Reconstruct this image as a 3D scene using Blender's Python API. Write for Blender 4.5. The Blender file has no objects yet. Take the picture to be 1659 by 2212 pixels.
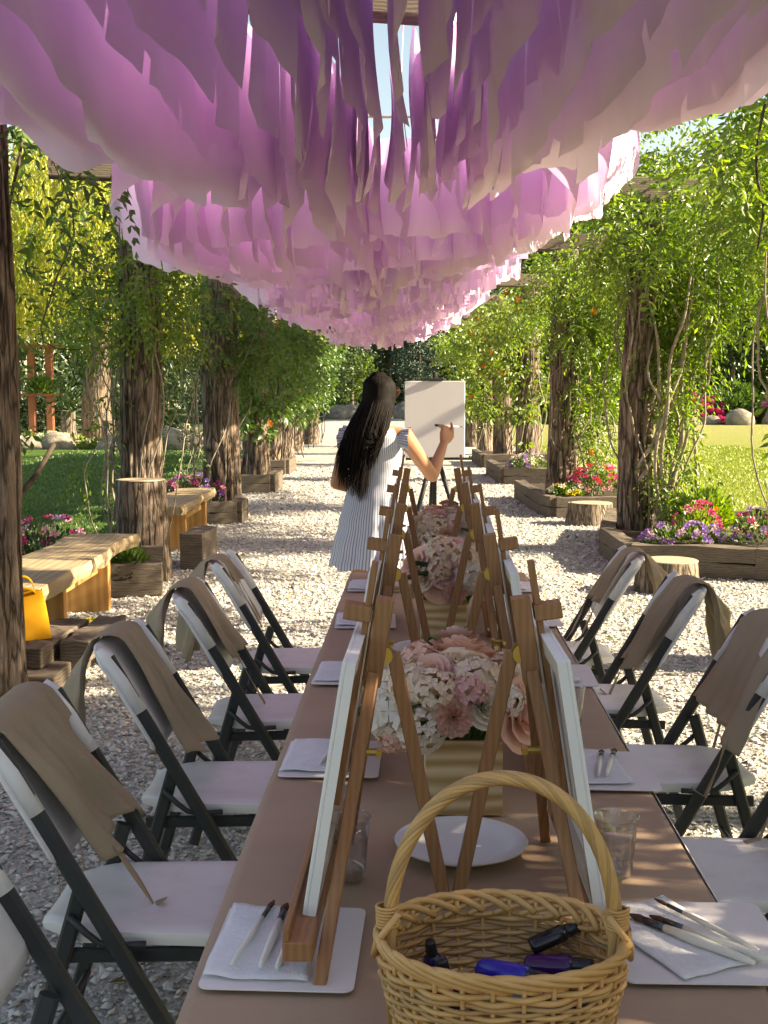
import bpy, bmesh, math, random
import numpy as np
from mathutils import Vector, Matrix, Euler
R = math.radians
SC = bpy.context.scene
COL = SC.collection
# ---------------------------------------------------------------- camera
cam_d = bpy.data.cameras.new('camera')
cam = bpy.data.objects.new('camera', cam_d); COL.objects.link(cam)
cam.location = (0, 0, 1.52)
SY = 1.557                     # depth stretch that goes with the longer lens
PITCH = math.atan(256 / 2600.0)
cam.rotation_euler = (R(90) - PITCH, 0, 0)
cam_d.sensor_fit = 'VERTICAL'; cam_d.sensor_height = 24.0
cam_d.lens = 2600.0 / 2212.0 * 24.0
cam_d.clip_start = 0.05; cam_d.clip_end = 600
SC.camera = cam
# ---------------------------------------------------------------- sky, sun, exposure
SUN_EL, SUN_AZ = R(27.5), R(-4.5)          # azimuth measured from +X towards +Y
W = bpy.data.worlds.new('World'); SC.world = W; W.use_nodes = True
wn = W.node_tree.nodes; wl = W.node_tree.links
bg = wn['Background']
sky = wn.new('ShaderNodeTexSky'); sky.sky_type = 'NISHITA'; sky.sun_disc = False
sky.sun_elevation = SUN_EL; sky.sun_rotation = R(90) - SUN_AZ
sky.altitude = 100; sky.air_density = 1.0; sky.dust_density = 1.2; sky.ozone_density = 1.2
wl.new(sky.outputs[0], bg.inputs[0]); bg.inputs[1].default_value = 0.086
sd = bpy.data.lights.new('sun', 'SUN'); so = bpy.data.objects.new('sun', sd); COL.objects.link(so)
sd.energy = 5.0; sd.angle = R(0.55); sd.color = (1.0, 0.955, 0.86)
sv = Vector((math.cos(SUN_EL) * math.cos(SUN_AZ), math.cos(SUN_EL) * math.sin(SUN_AZ), math.sin(SUN_EL)))
so.rotation_euler = (-sv).to_track_quat('-Z', 'Y').to_euler(); so.location = sv * 30
vs = SC.view_settings; vs.view_transform = 'Standard'; vs.look = 'None'; vs.gamma = 1.0
vs.use_curve_mapping = False; vs.exposure = 1.85
vs.use_white_balance = True; vs.white_balance_temperature = 8900; vs.white_balance_tint = 10
SC.render.engine = 'CYCLES'
SC.cycles.use_denoising = True
SC.cycles.max_bounces = 7; SC.cycles.diffuse_bounces = 4; SC.cycles.transmission_bounces = 6
SC.cycles.transparent_max_bounces = 12; SC.cycles.caustics_reflective = False; SC.cycles.caustics_refractive = False
SC.cycles.sample_clamp_indirect = 6.0
# ---------------------------------------------------------------- helpers
def link(o, parent=None):
    COL.objects.link(o)
    if parent is not None: o.parent = parent
    return o
def tag(o, label=None, cat=None, group=None, kind=None):
    if label: o['label'] = label
    if cat: o['category'] = cat
    if group: o['group'] = group
    if kind: o['kind'] = kind
    return o
def empty(name, loc=(0, 0, 0), rz=0.0):
    o = bpy.data.objects.new(name, None); COL.objects.link(o)
    o.location = loc; o.rotation_euler = (0, 0, rz); o.empty_display_size = 0.1
    return o
def copy_tree(o, parent=None):
    c = o.copy(); COL.objects.link(c); c.parent = parent
    for ch in o.children: copy_tree(ch, c)
    return c
def mesh_np(name, V, F, mat=None, smooth=False):
    V = np.asarray(V, dtype=np.float32).reshape(-1, 3); F = np.asarray(F, dtype=np.int32)
    me = bpy.data.meshes.new(name); k = F.shape[1]
    me.vertices.add(len(V)); me.vertices.foreach_set('co', V.ravel())
    me.loops.add(F.size); me.loops.foreach_set('vertex_index', F.ravel())
    me.polygons.add(len(F)); me.polygons.foreach_set('loop_start', np.arange(0, F.size, k, dtype=np.int32))
    if smooth: me.polygons.foreach_set('use_smooth', np.ones(len(F), dtype=bool))
    me.update(calc_edges=True)
    if mat: me.materials.append(mat)
    return me
def obj_np(name, V, F, mat, parent=None, smooth=False):
    return link(bpy.data.objects.new(name, mesh_np(name, V, F, mat, smooth)), parent)
class MB:
    """collects simple shapes into one mesh"""
    def __init__(s): s.v = []; s.f = []; s.uv = None
    def add(s, vs, fs):
        b = len(s.v); s.v += [tuple(p) for p in vs]; s.f += [tuple(i + b for i in f) for f in fs]; return s
    def box(s, c, size, rot=None, taper=1.0):
        x, y, z = [a / 2 for a in size]
        P = [Vector((sx * x * (taper if sz > 0 else 1), sy * y * (taper if sz > 0 else 1), sz * z)) for sx in (-1, 1) for sy in (-1, 1) for sz in (-1, 1)]
        if rot is not None:
            m = Euler(rot).to_matrix(); P = [m @ p for p in P]
        P = [p + Vector(c) for p in P]
        return s.add(P, [(0, 1, 3, 2), (4, 6, 7, 5), (0, 4, 5, 1), (2, 3, 7, 6), (0, 2, 6, 4), (1, 5, 7, 3)])
    def bar(s, a, b, w, d, up=(0, 0, 1), ch=0.0):
        a, b = Vector(a), Vector(b); t = (b - a).normalized(); u = Vector(up)
        if abs(t.dot(u)) > .99: u = Vector((1, 0, 0))
        x = t.cross(u).normalized(); y = x.cross(t).normalized()
        if ch <= 0: prof = [(-w/2, -d/2), (w/2, -d/2), (w/2, d/2), (-w/2, d/2)]
        else:
            prof = [(-w/2+ch, -d/2), (w/2-ch, -d/2), (w/2, -d/2+ch), (w/2, d/2-ch), (w/2-ch, d/2), (-w/2+ch, d/2), (-w/2, d/2-ch), (-w/2, -d/2+ch)]
        n = len(prof); P = [q + x * px + y * py for q in (a, b) for px, py in prof]
        return s.add(P, [tuple(range(n - 1, -1, -1)), tuple(range(n, 2 * n))] + [(i, (i + 1) % n, n + (i + 1) % n, n + i) for i in range(n)])
    def tube(s, pts, rad, seg=8, cap=True, squash=1.0, twist=0.0):
        pts = [Vector(p) for p in pts]; n = len(pts)
        if not hasattr(rad, '__len__'): rad = [rad] * n
        t0 = (pts[1] - pts[0]).normalized(); u = Vector((0, 0, 1)) if abs(t0.z) < .9 else Vector((1, 0, 0))
        x = t0.cross(u).normalized(); P = []
        for i in range(n):
            t = (pts[min(i + 1, n - 1)] - pts[max(i - 1, 0)]).normalized()
            x = (x - t * x.dot(t))
            x = x.normalized() if x.length > 1e-6 else t.orthogonal().normalized()
            y = t.cross(x)
            for k in range(seg):
                a = 2 * math.pi * k / seg + twist * i
                P.append(pts[i] + x * math.cos(a) * rad[i] + y * math.sin(a) * rad[i] * squash)
        F = [(i * seg + k, i * seg + (k + 1) % seg, (i + 1) * seg + (k + 1) % seg, (i + 1) * seg + k) for i in range(n - 1) for k in range(seg)]
        if cap: F += [tuple(range(seg - 1, -1, -1)), tuple((n - 1) * seg + k for k in range(seg))]
        return s.add(P, F)
    def lathe(s, prof, seg=24, c=(0, 0, 0), sx=1.0, sy=1.0, cap0=False, cap1=False):
        P = [(c[0] + r * sx * math.cos(2 * math.pi * k / seg), c[1] + r * sy * math.sin(2 * math.pi * k / seg), c[2] + z) for r, z in prof for k in range(seg)]
        n = len(prof)
        F = [(i * seg + k, i * seg + (k + 1) % seg, (i + 1) * seg + (k + 1) % seg, (i + 1) * seg + k) for i in range(n - 1) for k in range(seg)]
        if cap0: F.append(tuple(range(seg - 1, -1, -1)))
        if cap1: F.append(tuple((n - 1) * seg + k for k in range(seg)))
        return s.add(P, F)
    def grid(s, fn, nu, nv, close_u=False):
        P = [fn(i / nu, j / nv) for j in range(nv + 1) for i in range(nu + 1)]
        w = nu + 1
        return s.add(P, [(j * w + i, j * w + i + 1, (j + 1) * w + i + 1, (j + 1) * w + i) for j in range(nv) for i in range(nu)])
    def build(s, name, mat, parent=None, smooth=False, bevel=0.0, solid=0.0, sub=0, seg=2):
        me = bpy.data.meshes.new(name); me.from_pydata([tuple(p) for p in s.v], [], s.f)
        if mat: me.materials.append(mat)
        if smooth:
            for p in me.polygons: p.use_smooth = True
        o = link(bpy.data.objects.new(name, me), parent)
        if solid:
            m = o.modifiers.new('solid', 'SOLIDIFY'); m.thickness = solid; m.offset = 0
        if bevel:
            m = o.modifiers.new('bevel', 'BEVEL'); m.width = bevel; m.segments = seg; m.limit_method = 'ANGLE'
        if sub:
            m = o.modifiers.new('sub', 'SUBSURF'); m.levels = sub; m.render_levels = sub
        return o
def vnoise(seed):
    """cheap smooth vector noise: sum of sines"""
    r = random.Random(seed)
    T = [(r.uniform(-1, 1), r.uniform(-1, 1), r.uniform(-1, 1), r.uniform(0, 6.28)) for _ in range(7)]
    def f(x, y=0., z=0., k=1.0):
        return sum(math.sin(k * (a * x + b * y + c * z) * 2.2 + d) for a, b, c, d in T) / 4.0
    return f
# ---------------------------------------------------------------- materials
MATS = {}
def nodes_of(name):
    m = bpy.data.materials.new(name); m.use_nodes = True
    t = m.node_tree; b = t.nodes['Principled BSDF']; MATS[name] = m
    return m, t, b
def N(t, typ, **kw):
    n = t.nodes.new(typ)
    for k, v in kw.items(): setattr(n, k, v)
    return n
def ramp(t, stops):
    n = t.nodes.new('ShaderNodeValToRGB'); e = n.color_ramp.elements
    while len(e) < len(stops): e.new(0.5)
    for i, (p, c) in enumerate(stops):
        e[i].position = p; e[i].color = (c[0], c[1], c[2], 1) if hasattr(c, '__len__') else (c, c, c, 1)
    return n
def coords(t, kind='Object', scale=(1, 1, 1)):
    tc = N(t, 'ShaderNodeTexCoord'); mp = N(t, 'ShaderNodeMapping'); mp.inputs['Scale'].default_value = scale
    t.links.new(tc.outputs[kind], mp.inputs[0]); return mp.outputs[0]
def noise(t, vec, scale, detail=5, rough=.55, dist=0.0):
    n = N(t, 'ShaderNodeTexNoise'); n.inputs['Scale'].default_value = scale; n.inputs['Detail'].default_value = detail
    n.inputs['Roughness'].default_value = rough; n.inputs['Distortion'].default_value = dist
    if vec is not None: t.links.new(vec, n.inputs['Vector'])
    return n
def bump(t, b, h, strength=.3, dist=.01):
    n = N(t, 'ShaderNodeBump'); n.inputs['Strength'].default_value = strength; n.inputs['Distance'].default_value = dist
    t.links.new(h, n.inputs['Height']); t.links.new(n.outputs[0], b.inputs['Normal']); return n
def mat(name, c1, c2=None, c3=None, rough=.6, spec=.3, vscale=6.0, stretch=(1, 1, 1), bs=0.0, bscale=40.0, bdist=.004, metal=0.0, detail=5, kind='Object', dist=0.0, lo=.3, hi=.7):
    m, t, b = nodes_of(name)
    b.inputs['Roughness'].default_value = rough; b.inputs['Specular IOR Level'].default_value = spec; b.inputs['Metallic'].default_value = metal
    v = coords(t, kind, stretch)
    if c2 is None: b.inputs['Base Color'].default_value = (*c1, 1)
    else:
        n = noise(t, v, vscale, detail, .6, dist)
        st = [(lo, c1), (hi, c2)] if c3 is None else [(lo, c1), ((lo + hi) / 2, c2), (hi, c3)]
        rp = ramp(t, st); t.links.new(n.outputs[0], rp.inputs[0]); t.links.new(rp.outputs[0], b.inputs['Base Color'])
    if bs:
        n2 = noise(t, v, bscale, 6, .6); bump(t, b, n2.outputs[0], bs, bdist)
    return m
def leaf_mat(name, cols, transl=.35, rough=.45, gloss=.06, tcol=1.5, obj_rand=False):
    """diffuse + translucent leaf; colour varies per leaf"""
    m, t, b = nodes_of(name); t.nodes.remove(b)
    out = t.nodes['Material Output']
    g = N(t, 'ShaderNodeNewGeometry')
    rp = ramp(t, [(i / max(1, len(cols) - 1), c) for i, c in enumerate(cols)])
    if obj_rand:
        oi = N(t, 'ShaderNodeObjectInfo'); t.links.new(oi.outputs['Random'], rp.inputs[0])
    else: t.links.new(g.outputs['Random Per Island'], rp.inputs[0])
    d = N(t, 'ShaderNodeBsdfDiffuse'); tr = N(t, 'ShaderNodeBsdfTranslucent'); gl = N(t, 'ShaderNodeBsdfGlossy'); gl.inputs['Roughness'].default_value = rough
    gl.inputs[0].default_value = (.9, .95, .9, 1)
    t.links.new(rp.outputs[0], d.inputs[0])
    mx = N(t, 'ShaderNodeMix', data_type='RGBA', blend_type='MULTIPLY'); mx.inputs[0].default_value = 1
    t.links.new(rp.outputs[0], mx.inputs[6]); mx.inputs[7].default_value = (tcol * 1.05, tcol, tcol * .5, 1)
    t.links.new(mx.outputs[2], tr.inputs[0])
    s1 = N(t, 'ShaderNodeMixShader'); s1.inputs[0].default_value = transl
    t.links.new(d.outputs[0], s1.inputs[1]); t.links.new(tr.outputs[0], s1.inputs[2])
    s2 = N(t, 'ShaderNodeMixShader'); s2.inputs[0].default_value = gloss
    t.links.new(s1.outputs[0], s2.inputs[1]); t.links.new(gl.outputs[0], s2.inputs[2])
    t.links.new(s2.outputs[0], out.inputs[0]); return m
def cloth_mat(name, c1, c2, transl=.4, vscale=3.0, tmul=(1, 1, 1), weave=0.0, rough=1.0, sheer=0.0):
    m, t, b = nodes_of(name); t.nodes.remove(b); out = t.nodes['Material Output']
    v = coords(t, 'Object'); n = noise(t, v, vscale, 5, .6)
    rp = ramp(t, [(.3, c1), (.7, c2)]); t.links.new(n.outputs[0], rp.inputs[0])
    d = N(t, 'ShaderNodeBsdfDiffuse'); tr = N(t, 'ShaderNodeBsdfTranslucent')
    t.links.new(rp.outputs[0], d.inputs[0])
    mx = N(t, 'ShaderNodeMix', data_type='RGBA', blend_type='MULTIPLY'); mx.inputs[0].default_value = 1
    t.links.new(rp.outputs[0], mx.inputs[6]); mx.inputs[7].default_value = (*tmul, 1); t.links.new(mx.outputs[2], tr.inputs[0])
    s1 = N(t, 'ShaderNodeMixShader'); s1.inputs[0].default_value = transl
    t.links.new(d.outputs[0], s1.inputs[1]); t.links.new(tr.outputs[0], s1.inputs[2])
    last = s1
    if sheer:
        tp = N(t, 'ShaderNodeBsdfTransparent'); tp.inputs[0].default_value = (.97, .90, .97, 1); s2 = N(t, 'ShaderNodeMixShader'); s2.inputs[0].default_value = sheer
        t.links.new(s1.outputs[0], s2.inputs[1]); t.links.new(tp.outputs[0], s2.inputs[2]); last = s2
    if weave:
        w = noise(t, v, 260, 3, .7); w2 = noise(t, v, 14, 4, .6)
        ad = N(t, 'ShaderNodeMath', operation='ADD'); t.links.new(w.outputs[0], ad.inputs[0]); t.links.new(w2.outputs[0], ad.inputs[1])
        bp = N(t, 'ShaderNodeBump'); bp.inputs['Strength'].default_value = weave; bp.inputs['Distance'].default_value = .006
        t.links.new(ad.outputs[0], bp.inputs['Height']); t.links.new(bp.outputs[0], d.inputs['Normal'])
    t.links.new(last.outputs[0], out.inputs[0]); return m
def wood_mat(name, c1, c2, scale=6.0, axis='X', rings=14.0, rough=.55, dist=4.0, stretch=(1, 1, 1), bs=.15, rand=True, wv=.4):
    m, t, b = nodes_of(name); b.inputs['Roughness'].default_value = rough; b.inputs['Specular IOR Level'].default_value = .25
    v = coords(t, 'Object', stretch)
    if rand:
        oi = N(t, 'ShaderNodeObjectInfo'); ad = N(t, 'ShaderNodeVectorMath', operation='ADD')
        sc = N(t, 'ShaderNodeVectorMath', operation='SCALE'); cb = N(t, 'ShaderNodeCombineXYZ')
        for k in range(3): t.links.new(oi.outputs['Random'], cb.inputs[k])
        t.links.new(cb.outputs[0], sc.inputs[0]); sc.inputs['Scale'].default_value = 7.0
        t.links.new(v, ad.inputs[0]); t.links.new(sc.outputs[0], ad.inputs[1]); v = ad.outputs[0]
    w = N(t, 'ShaderNodeTexWave', wave_type='BANDS', bands_direction=axis); w.inputs['Scale'].default_value = rings
    w.inputs['Distortion'].default_value = dist; w.inputs['Detail'].default_value = 3; w.inputs['Detail Scale'].default_value = 1.2
    t.links.new(v, w.inputs['Vector']); n = noise(t, v, scale * 3, 9, .72)
    a = N(t, 'ShaderNodeMath', operation='MULTIPLY_ADD'); a.inputs[1].default_value = wv
    t.links.new(w.outputs['Fac'], a.inputs[0]); sc2 = N(t, 'ShaderNodeMath', operation='MULTIPLY'); sc2.inputs[1].default_value = 1 - wv
    t.links.new(n.outputs[0], sc2.inputs[0]); t.links.new(sc2.outputs[0], a.inputs[2])
    rp = ramp(t, [(.2, c1), (.8, c2)]); t.links.new(a.outputs[0], rp.inputs[0]); t.links.new(rp.outputs[0], b.inputs['Base Color'])
    if bs: bump(t, b, a.outputs[0], bs, .002)
    return m
def bark_mat(name, c1, c2, c3, sc=1.0):
    m, t, b = nodes_of(name); b.inputs['Roughness'].default_value = .9; b.inputs['Specular IOR Level'].default_value = .15
    v = coords(t, 'Object', (1, 1, .16))
    n = noise(t, v, 26 * sc, 8, .7, .8); v2 = coords(t, 'Object', (1, 1, .5)); n2 = noise(t, v2, 4, 4, .6)
    mx = N(t, 'ShaderNodeMath', operation='MULTIPLY_ADD'); mx.inputs[1].default_value = .7
    t.links.new(n.outputs[0], mx.inputs[0]); s = N(t, 'ShaderNodeMath', operation='MULTIPLY'); s.inputs[1].default_value = .3
    t.links.new(n2.outputs[0], s.inputs[0]); t.links.new(s.outputs[0], mx.inputs[2])
    rp = ramp(t, [(.36, c1), (.5, c2), (.66, c3)]); t.links.new(mx.outputs[0], rp.inputs[0]); t.links.new(rp.outputs[0], b.inputs['Base Color'])
    vo = N(t, 'ShaderNodeTexVoronoi', feature='DISTANCE_TO_EDGE'); vo.inputs['Scale'].default_value = 15 * sc
    v3 = coords(t, 'Object', (1, 1, .14)); nd = noise(t, v3, 9, 3, .6); vm = N(t, 'ShaderNodeVectorMath', operation='MULTIPLY_ADD'); vm.inputs[1].default_value = (.16, .16, .16)
    t.links.new(nd.outputs['Color'], vm.inputs[0]); t.links.new(v3, vm.inputs[2]); t.links.new(vm.outputs[0], vo.inputs['Vector'])
    cr = ramp(t, [(0, .28), (.10, .85), (.2, 1)]); t.links.new(vo.outputs['Distance'], cr.inputs[0])
    mc = N(t, 'ShaderNodeMix', data_type='RGBA', blend_type='MULTIPLY'); mc.inputs[0].default_value = 1; t.links.new(rp.outputs[0], mc.inputs[6]); t.links.new(cr.outputs[0], mc.inputs[7]); t.links.new(mc.outputs[2], b.inputs['Base Color'])
    hm = N(t, 'ShaderNodeMath', operation='MULTIPLY_ADD'); hm.inputs[1].default_value = .8; t.links.new(cr.outputs[0], hm.inputs[0]); t.links.new(n.outputs[0], hm.inputs[2])
    bump(t, b, hm.outputs[0], 1.0, .03); return m
# leaf clouds ------------------------------------------------------
def leaves(P, D, size, rng, aspect=.45, fold=.25, var=.35, roll=None):
    """P (n,3) bases, D (n,3) unit directions -> V,F of folded rhombus leaves"""
    n = len(P); D = D / (np.linalg.norm(D, axis=1, keepdims=True) + 1e-9)
    A = rng.normal(size=(n, 3)) if roll is None else roll + rng.normal(size=(n, 3)) * .35
    S = np.cross(D, A); S /= (np.linalg.norm(S, axis=1, keepdims=True) + 1e-9); U = np.cross(S, D)
    L = (size * (1 + rng.uniform(-var, var, n)))[:, None]
    b = P; tp = P + D * L - U * L * .12; mid = P + D * L * .45
    r = mid + S * L * aspect * .5 + U * L * fold * .4; l = mid - S * L * aspect * .5 + U * L * fold * .4
    V = np.stack([b, r, tp, l], 1).reshape(-1, 3)
    i = np.arange(n)[:, None] * 4
    F = np.concatenate([i + np.array([[0, 1, 2]]), i + np.array([[0, 2, 3]])], 1).reshape(-1, 3)
    return V, F
def pinnate(P, D, length, rng, k=9, lsize=.055, droop=.5, aspect=.38):
    """compound leaves: rachis from P along D, k leaflets"""
    n = len(P); D = D / (np.linalg.norm(D, axis=1, keepdims=True) + 1e-9)
    A = rng.normal(size=(n, 3)) * .5 + np.array([0, 0, 1]); S = np.cross(D, A); S /= (np.linalg.norm(S, axis=1, keepdims=True) + 1e-9)
    Ls = length * rng.uniform(.7, 1.25, n)[:, None]
    PP = []; DD = []
    for j in range(k):
        s = (j // 2 + 1) / (k // 2 + 1); side = 1 if j % 2 else -1
        q = P + D * Ls * s + np.array([0, 0, -1]) * Ls * droop * s * s
        PP.append(q); DD.append(S * side * (.9 if j < k - 1 else 0) + D * .55 + np.array([0, 0, -1]) * .35 + rng.normal(size=(n, 3)) * .15)
    return leaves(np.concatenate(PP), np.concatenate(DD), lsize, rng, aspect, .2, .3)
def rnd_dirs(n, rng, down=0.0):
    d = rng.normal(size=(n, 3)); d /= np.linalg.norm(d, axis=1, keepdims=True); d[:, 2] -= down; return d
def merge(parts):
    V = []; F = []; b = 0
    for v, f in parts: V.append(v); F.append(f + b); b += len(v)
    return np.concatenate(V), np.concatenate(F)
def wiggle(a, b, n, amp, rng, sag=0.0):
    a = np.array(a, float); b = np.array(b, float); t = np.linspace(0, 1, n)[:, None]
    p = a + (b - a) * t; w = np.cumsum(rng.normal(size=(n, 3)), 0); w -= w[0] + (w[-1] - w[0]) * t
    for _ in range(3): w[1:-1] = (w[:-2] + 2 * w[1:-1] + w[2:]) / 4
    p += w * amp / math.sqrt(n); p[:, 2] -= sag * np.sin(np.pi * t[:, 0]); return [tuple(q) for q in p]
# ---------------------------------------------------------------- shared materials
m_bark = bark_mat('bark', (.085, .064, .05), (.25, .19, .15), (.44, .36, .29))
m_bark_pale = bark_mat('bark_pale', (.10, .08, .06), (.26, .21, .16), (.45, .39, .31))
m_cut = mat('cut_wood', (.34, .26, .17), (.50, .42, .30), rough=.75, vscale=9, bs=.4, bscale=30, bdist=.004)
m_timber = wood_mat('timber', (.055, .045, .038), (.20, .165, .13), scale=4, axis='Z', rings=9, rough=.9, dist=9, stretch=(.6, .6, 2), bs=.6, wv=.25)
m_beam = wood_mat('beam_wood', (.05, .04, .032), (.16, .13, .10), scale=4, axis='Z', rings=18, rough=.9, dist=5, stretch=(.3, 1, 1), bs=.5)
m_bench = wood_mat('bench_wood', (.22, .16, .09), (.46, .37, .24), scale=3, axis='X', rings=6, rough=.75, dist=9, stretch=(1, .12, 1), bs=.4, wv=.25)
m_board = wood_mat('bench_board', (.34, .16, .05), (.55, .30, .11), scale=3, axis='X', rings=5, rough=.7, dist=8, stretch=(1, 1, .15), bs=.3, wv=.3)
m_soil = mat('soil', (.03, .022, .016), (.07, .05, .035), rough=1, vscale=20, bs=.8, bscale=60, bdist=.02)
m_stem = mat('vine_stem', (.20, .165, .12), (.40, .35, .28), rough=.85, vscale=14, bs=.4, bscale=60)
m_stem_d = mat('vine_stem_dark', (.045, .032, .024), (.10, .075, .055), rough=.9, vscale=14, bs=.4, bscale=60)
m_leaf_y = leaf_mat('leaf_wisteria', [(.04, .09, .009), (.10, .19, .013), (.15, .25, .018), (.05, .105, .01), (.22, .32, .03)], .48, tcol=1.95)
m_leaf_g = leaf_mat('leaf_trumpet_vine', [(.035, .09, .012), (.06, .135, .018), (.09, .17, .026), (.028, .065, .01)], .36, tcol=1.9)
m_leaf_d = leaf_mat('leaf_dark', [(.018, .04, .012), (.03, .062, .016), (.045, .085, .02)], .2, tcol=1.3)
m_leaf_w = leaf_mat('leaf_willow', [(.34, .37, .06), (.44, .46, .09), (.26, .31, .05), (.50, .50, .13)], .5, tcol=1.9)
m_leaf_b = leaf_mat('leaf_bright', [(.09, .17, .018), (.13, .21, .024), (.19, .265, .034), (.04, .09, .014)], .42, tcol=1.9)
m_leaf_s = leaf_mat('leaf_spruce', [(.045, .085, .065), (.07, .12, .09), (.03, .06, .04)], .1, tcol=1.0)
# ---------------------------------------------------------------- ground
def sheet(name, pts, z, m, kind='structure'):
    mb = MB(); mb.add([(x, y * SY, z) for x, y in pts], [tuple(range(len(pts)))])
    return tag(mb.build(name, m), kind=kind)
m_ground = mat('earth_ground', (.035, .05, .02), (.07, .085, .03), rough=1, vscale=.8, bs=.5, bscale=12, bdist=.05)
sheet('ground', [(-220, -120), (220, -120), (220, 320), (-220, 320)], -.03, m_ground)
def lawn_mat(name, a, b, c, dry):
    m, t, bs = nodes_of(name); bs.inputs['Roughness'].default_value = .95; bs.inputs['Specular IOR Level'].default_value = .1
    v = coords(t, 'Object'); n = noise(t, v, 1.1, 6, .65); n2 = noise(t, coords(t, 'Object', (1, .5, 1)), 26, 6, .7); n3 = noise(t, v, 160, 3, .7)
    rp = ramp(t, [(.3, a), (.5, b), (.72, c)])
    mx = N(t, 'ShaderNodeMath', operation='MULTIPLY_ADD'); mx.inputs[1].default_value = .45; t.links.new(n.outputs[0], mx.inputs[0])
    s = N(t, 'ShaderNodeMath', operation='MULTIPLY'); s.inputs[1].default_value = .55; t.links.new(n2.outputs[0], s.inputs[0]); t.links.new(s.outputs[0], mx.inputs[2])
    t.links.new(mx.outputs[0], rp.inputs[0])
    sx = N(t, 'ShaderNodeSeparateXYZ'); t.links.new(v, sx.inputs[0]); mr = N(t, 'ShaderNodeMapRange'); mr.inputs[1].default_value = 14 * SY; mr.inputs[2].default_value = 30 * SY
    t.links.new(sx.outputs[1], mr.inputs[0]); mm = N(t, 'ShaderNodeMath', operation='MULTIPLY'); mm.inputs[1].default_value = dry; t.links.new(mr.outputs[0], mm.inputs[0])
    cm = N(t, 'ShaderNodeMix', data_type='RGBA'); t.links.new(mm.outputs[0], cm.inputs[0]); t.links.new(rp.outputs[0], cm.inputs[6]); cm.inputs[7].default_value = (.31, .30, .12, 1)
    t.links.new(cm.outputs[2], bs.inputs['Base Color']); bump(t, bs, n3.outputs[0], .9, .03); return m
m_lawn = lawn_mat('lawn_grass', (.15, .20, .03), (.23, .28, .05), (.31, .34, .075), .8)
m_lawn_l = lawn_mat('lawn_grass_shaded', (.05, .11, .025), (.09, .165, .038), (.13, .21, .05), .0)  # left lawn: darker, cooler copy with its shade put into the colour
def lawn_edge(x0, side, y0, y1, seed):
    r = random.Random(seed); return [(x0 + r.uniform(-.12, .12), y0 + (y1 - y0) * k / 24) for k in range(25)]
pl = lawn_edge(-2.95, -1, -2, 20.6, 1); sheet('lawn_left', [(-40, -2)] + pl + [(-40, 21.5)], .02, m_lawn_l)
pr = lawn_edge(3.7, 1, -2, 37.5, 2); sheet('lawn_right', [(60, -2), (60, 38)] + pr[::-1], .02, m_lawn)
def gravel_mat(name, cols, scale, bstr):
    m, t, b = nodes_of(name); b.inputs['Roughness'].default_value = .9; b.inputs['Specular IOR Level'].default_value = .15
    v = coords(t, 'Object'); vo = N(t, 'ShaderNodeTexVoronoi'); vo.inputs['Scale'].default_value = scale; t.links.new(v, vo.inputs['Vector'])
    sp = N(t, 'ShaderNodeSeparateColor'); t.links.new(vo.outputs['Color'], sp.inputs[0])
    rp = ramp(t, [(i / (len(cols) - 1), c) for i, c in enumerate(cols)]); t.links.new(sp.outputs[0], rp.inputs[0])
    n = noise(t, v, .9, 4, .6); r2 = ramp(t, [(.3, (.75, .74, .72)), (.7, (1, 1, 1))]); t.links.new(n.outputs[0], r2.inputs[0])
    mx = N(t, 'ShaderNodeMix', data_type='RGBA', blend_type='MULTIPLY'); mx.inputs[0].default_value = 1
    t.links.new(rp.outputs[0], mx.inputs[6]); t.links.new(r2.outputs[0], mx.inputs[7]); t.links.new(mx.outputs[2], b.inputs['Base Color'])
    n2 = noise(t, v, scale * 1.6, 4, .6); bump(t, b, n2.outputs[0], bstr, .03); return m
GCOL = [(.28, .272, .255), (.45, .438, .405), (.56, .545, .50), (.68, .66, .61), (.37, .36, .34)]
m_path = gravel_mat('gravel_path', GCOL, 42, .9)
sheet('gravel_path', [(-3.1, -4), (3.9, -4), (3.9, 24), (2.4, 30), (1.6, 40), (.5, 52), (-3, 62), (-14, 74), (-15, 70), (-6, 58), (-3.4, 48), (-3.1, 30)], 0.0, m_path)
m_path2 = gravel_mat('garden_gravel', [(.36, .31, .24), (.5, .45, .36), (.6, .55, .45)], 20, .6)
sheet('garden_path', [(-40, 22.5), (-4.5, 22.0), (-4.2, 29.5), (-40, 31)], .01, m_path2)
# loose gravel stones
def gravel_m():
    m, t, b = nodes_of('gravel_stone'); b.inputs['Roughness'].default_value = .9; b.inputs['Specular IOR Level'].default_value = .15
    g = N(t, 'ShaderNodeNewGeometry'); rp = ramp(t, [(i / (len(GCOL) - 1), c) for i, c in enumerate(GCOL)])
    t.links.new(g.outputs['Random Per Island'], rp.inputs[0]); t.links.new(rp.outputs[0], b.inputs['Base Color'])
    n = noise(t, coords(t, 'Object'), 300, 3, .6); bump(t, b, n.outputs[0], .3, .003); return m
m_stone = gravel_m()
rg = np.random.default_rng(5)
def scatter(x0, x1, y0, y1, dens, size):
    n = int((x1 - x0) * (y1 - y0) * dens)
    P = np.stack([rg.uniform(x0, x1, n), rg.uniform(y0, y1, n), rg.uniform(-.002, .008, n)], 1)
    S = size * rg.lognormal(0, .32, n)
    return P, S
zones = [(-2.5, -.2, 1.15, 3.4, 2700, .0096), (.45, 2.4, 1.3, 3.4, 2400, .0096), (-2.7, 3.1, 3.4, 6.2, 1700, .0108), (-2.7, 3.2, 6.2, 10.0, 800, .013), (-2.6, 3.2, 10.0, 16.0, 230, .018)]
zones = [(a, b, c * SY, d * SY, n_ / 1.25, s_) for a, b, c, d, n_, s_ in zones]
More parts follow.
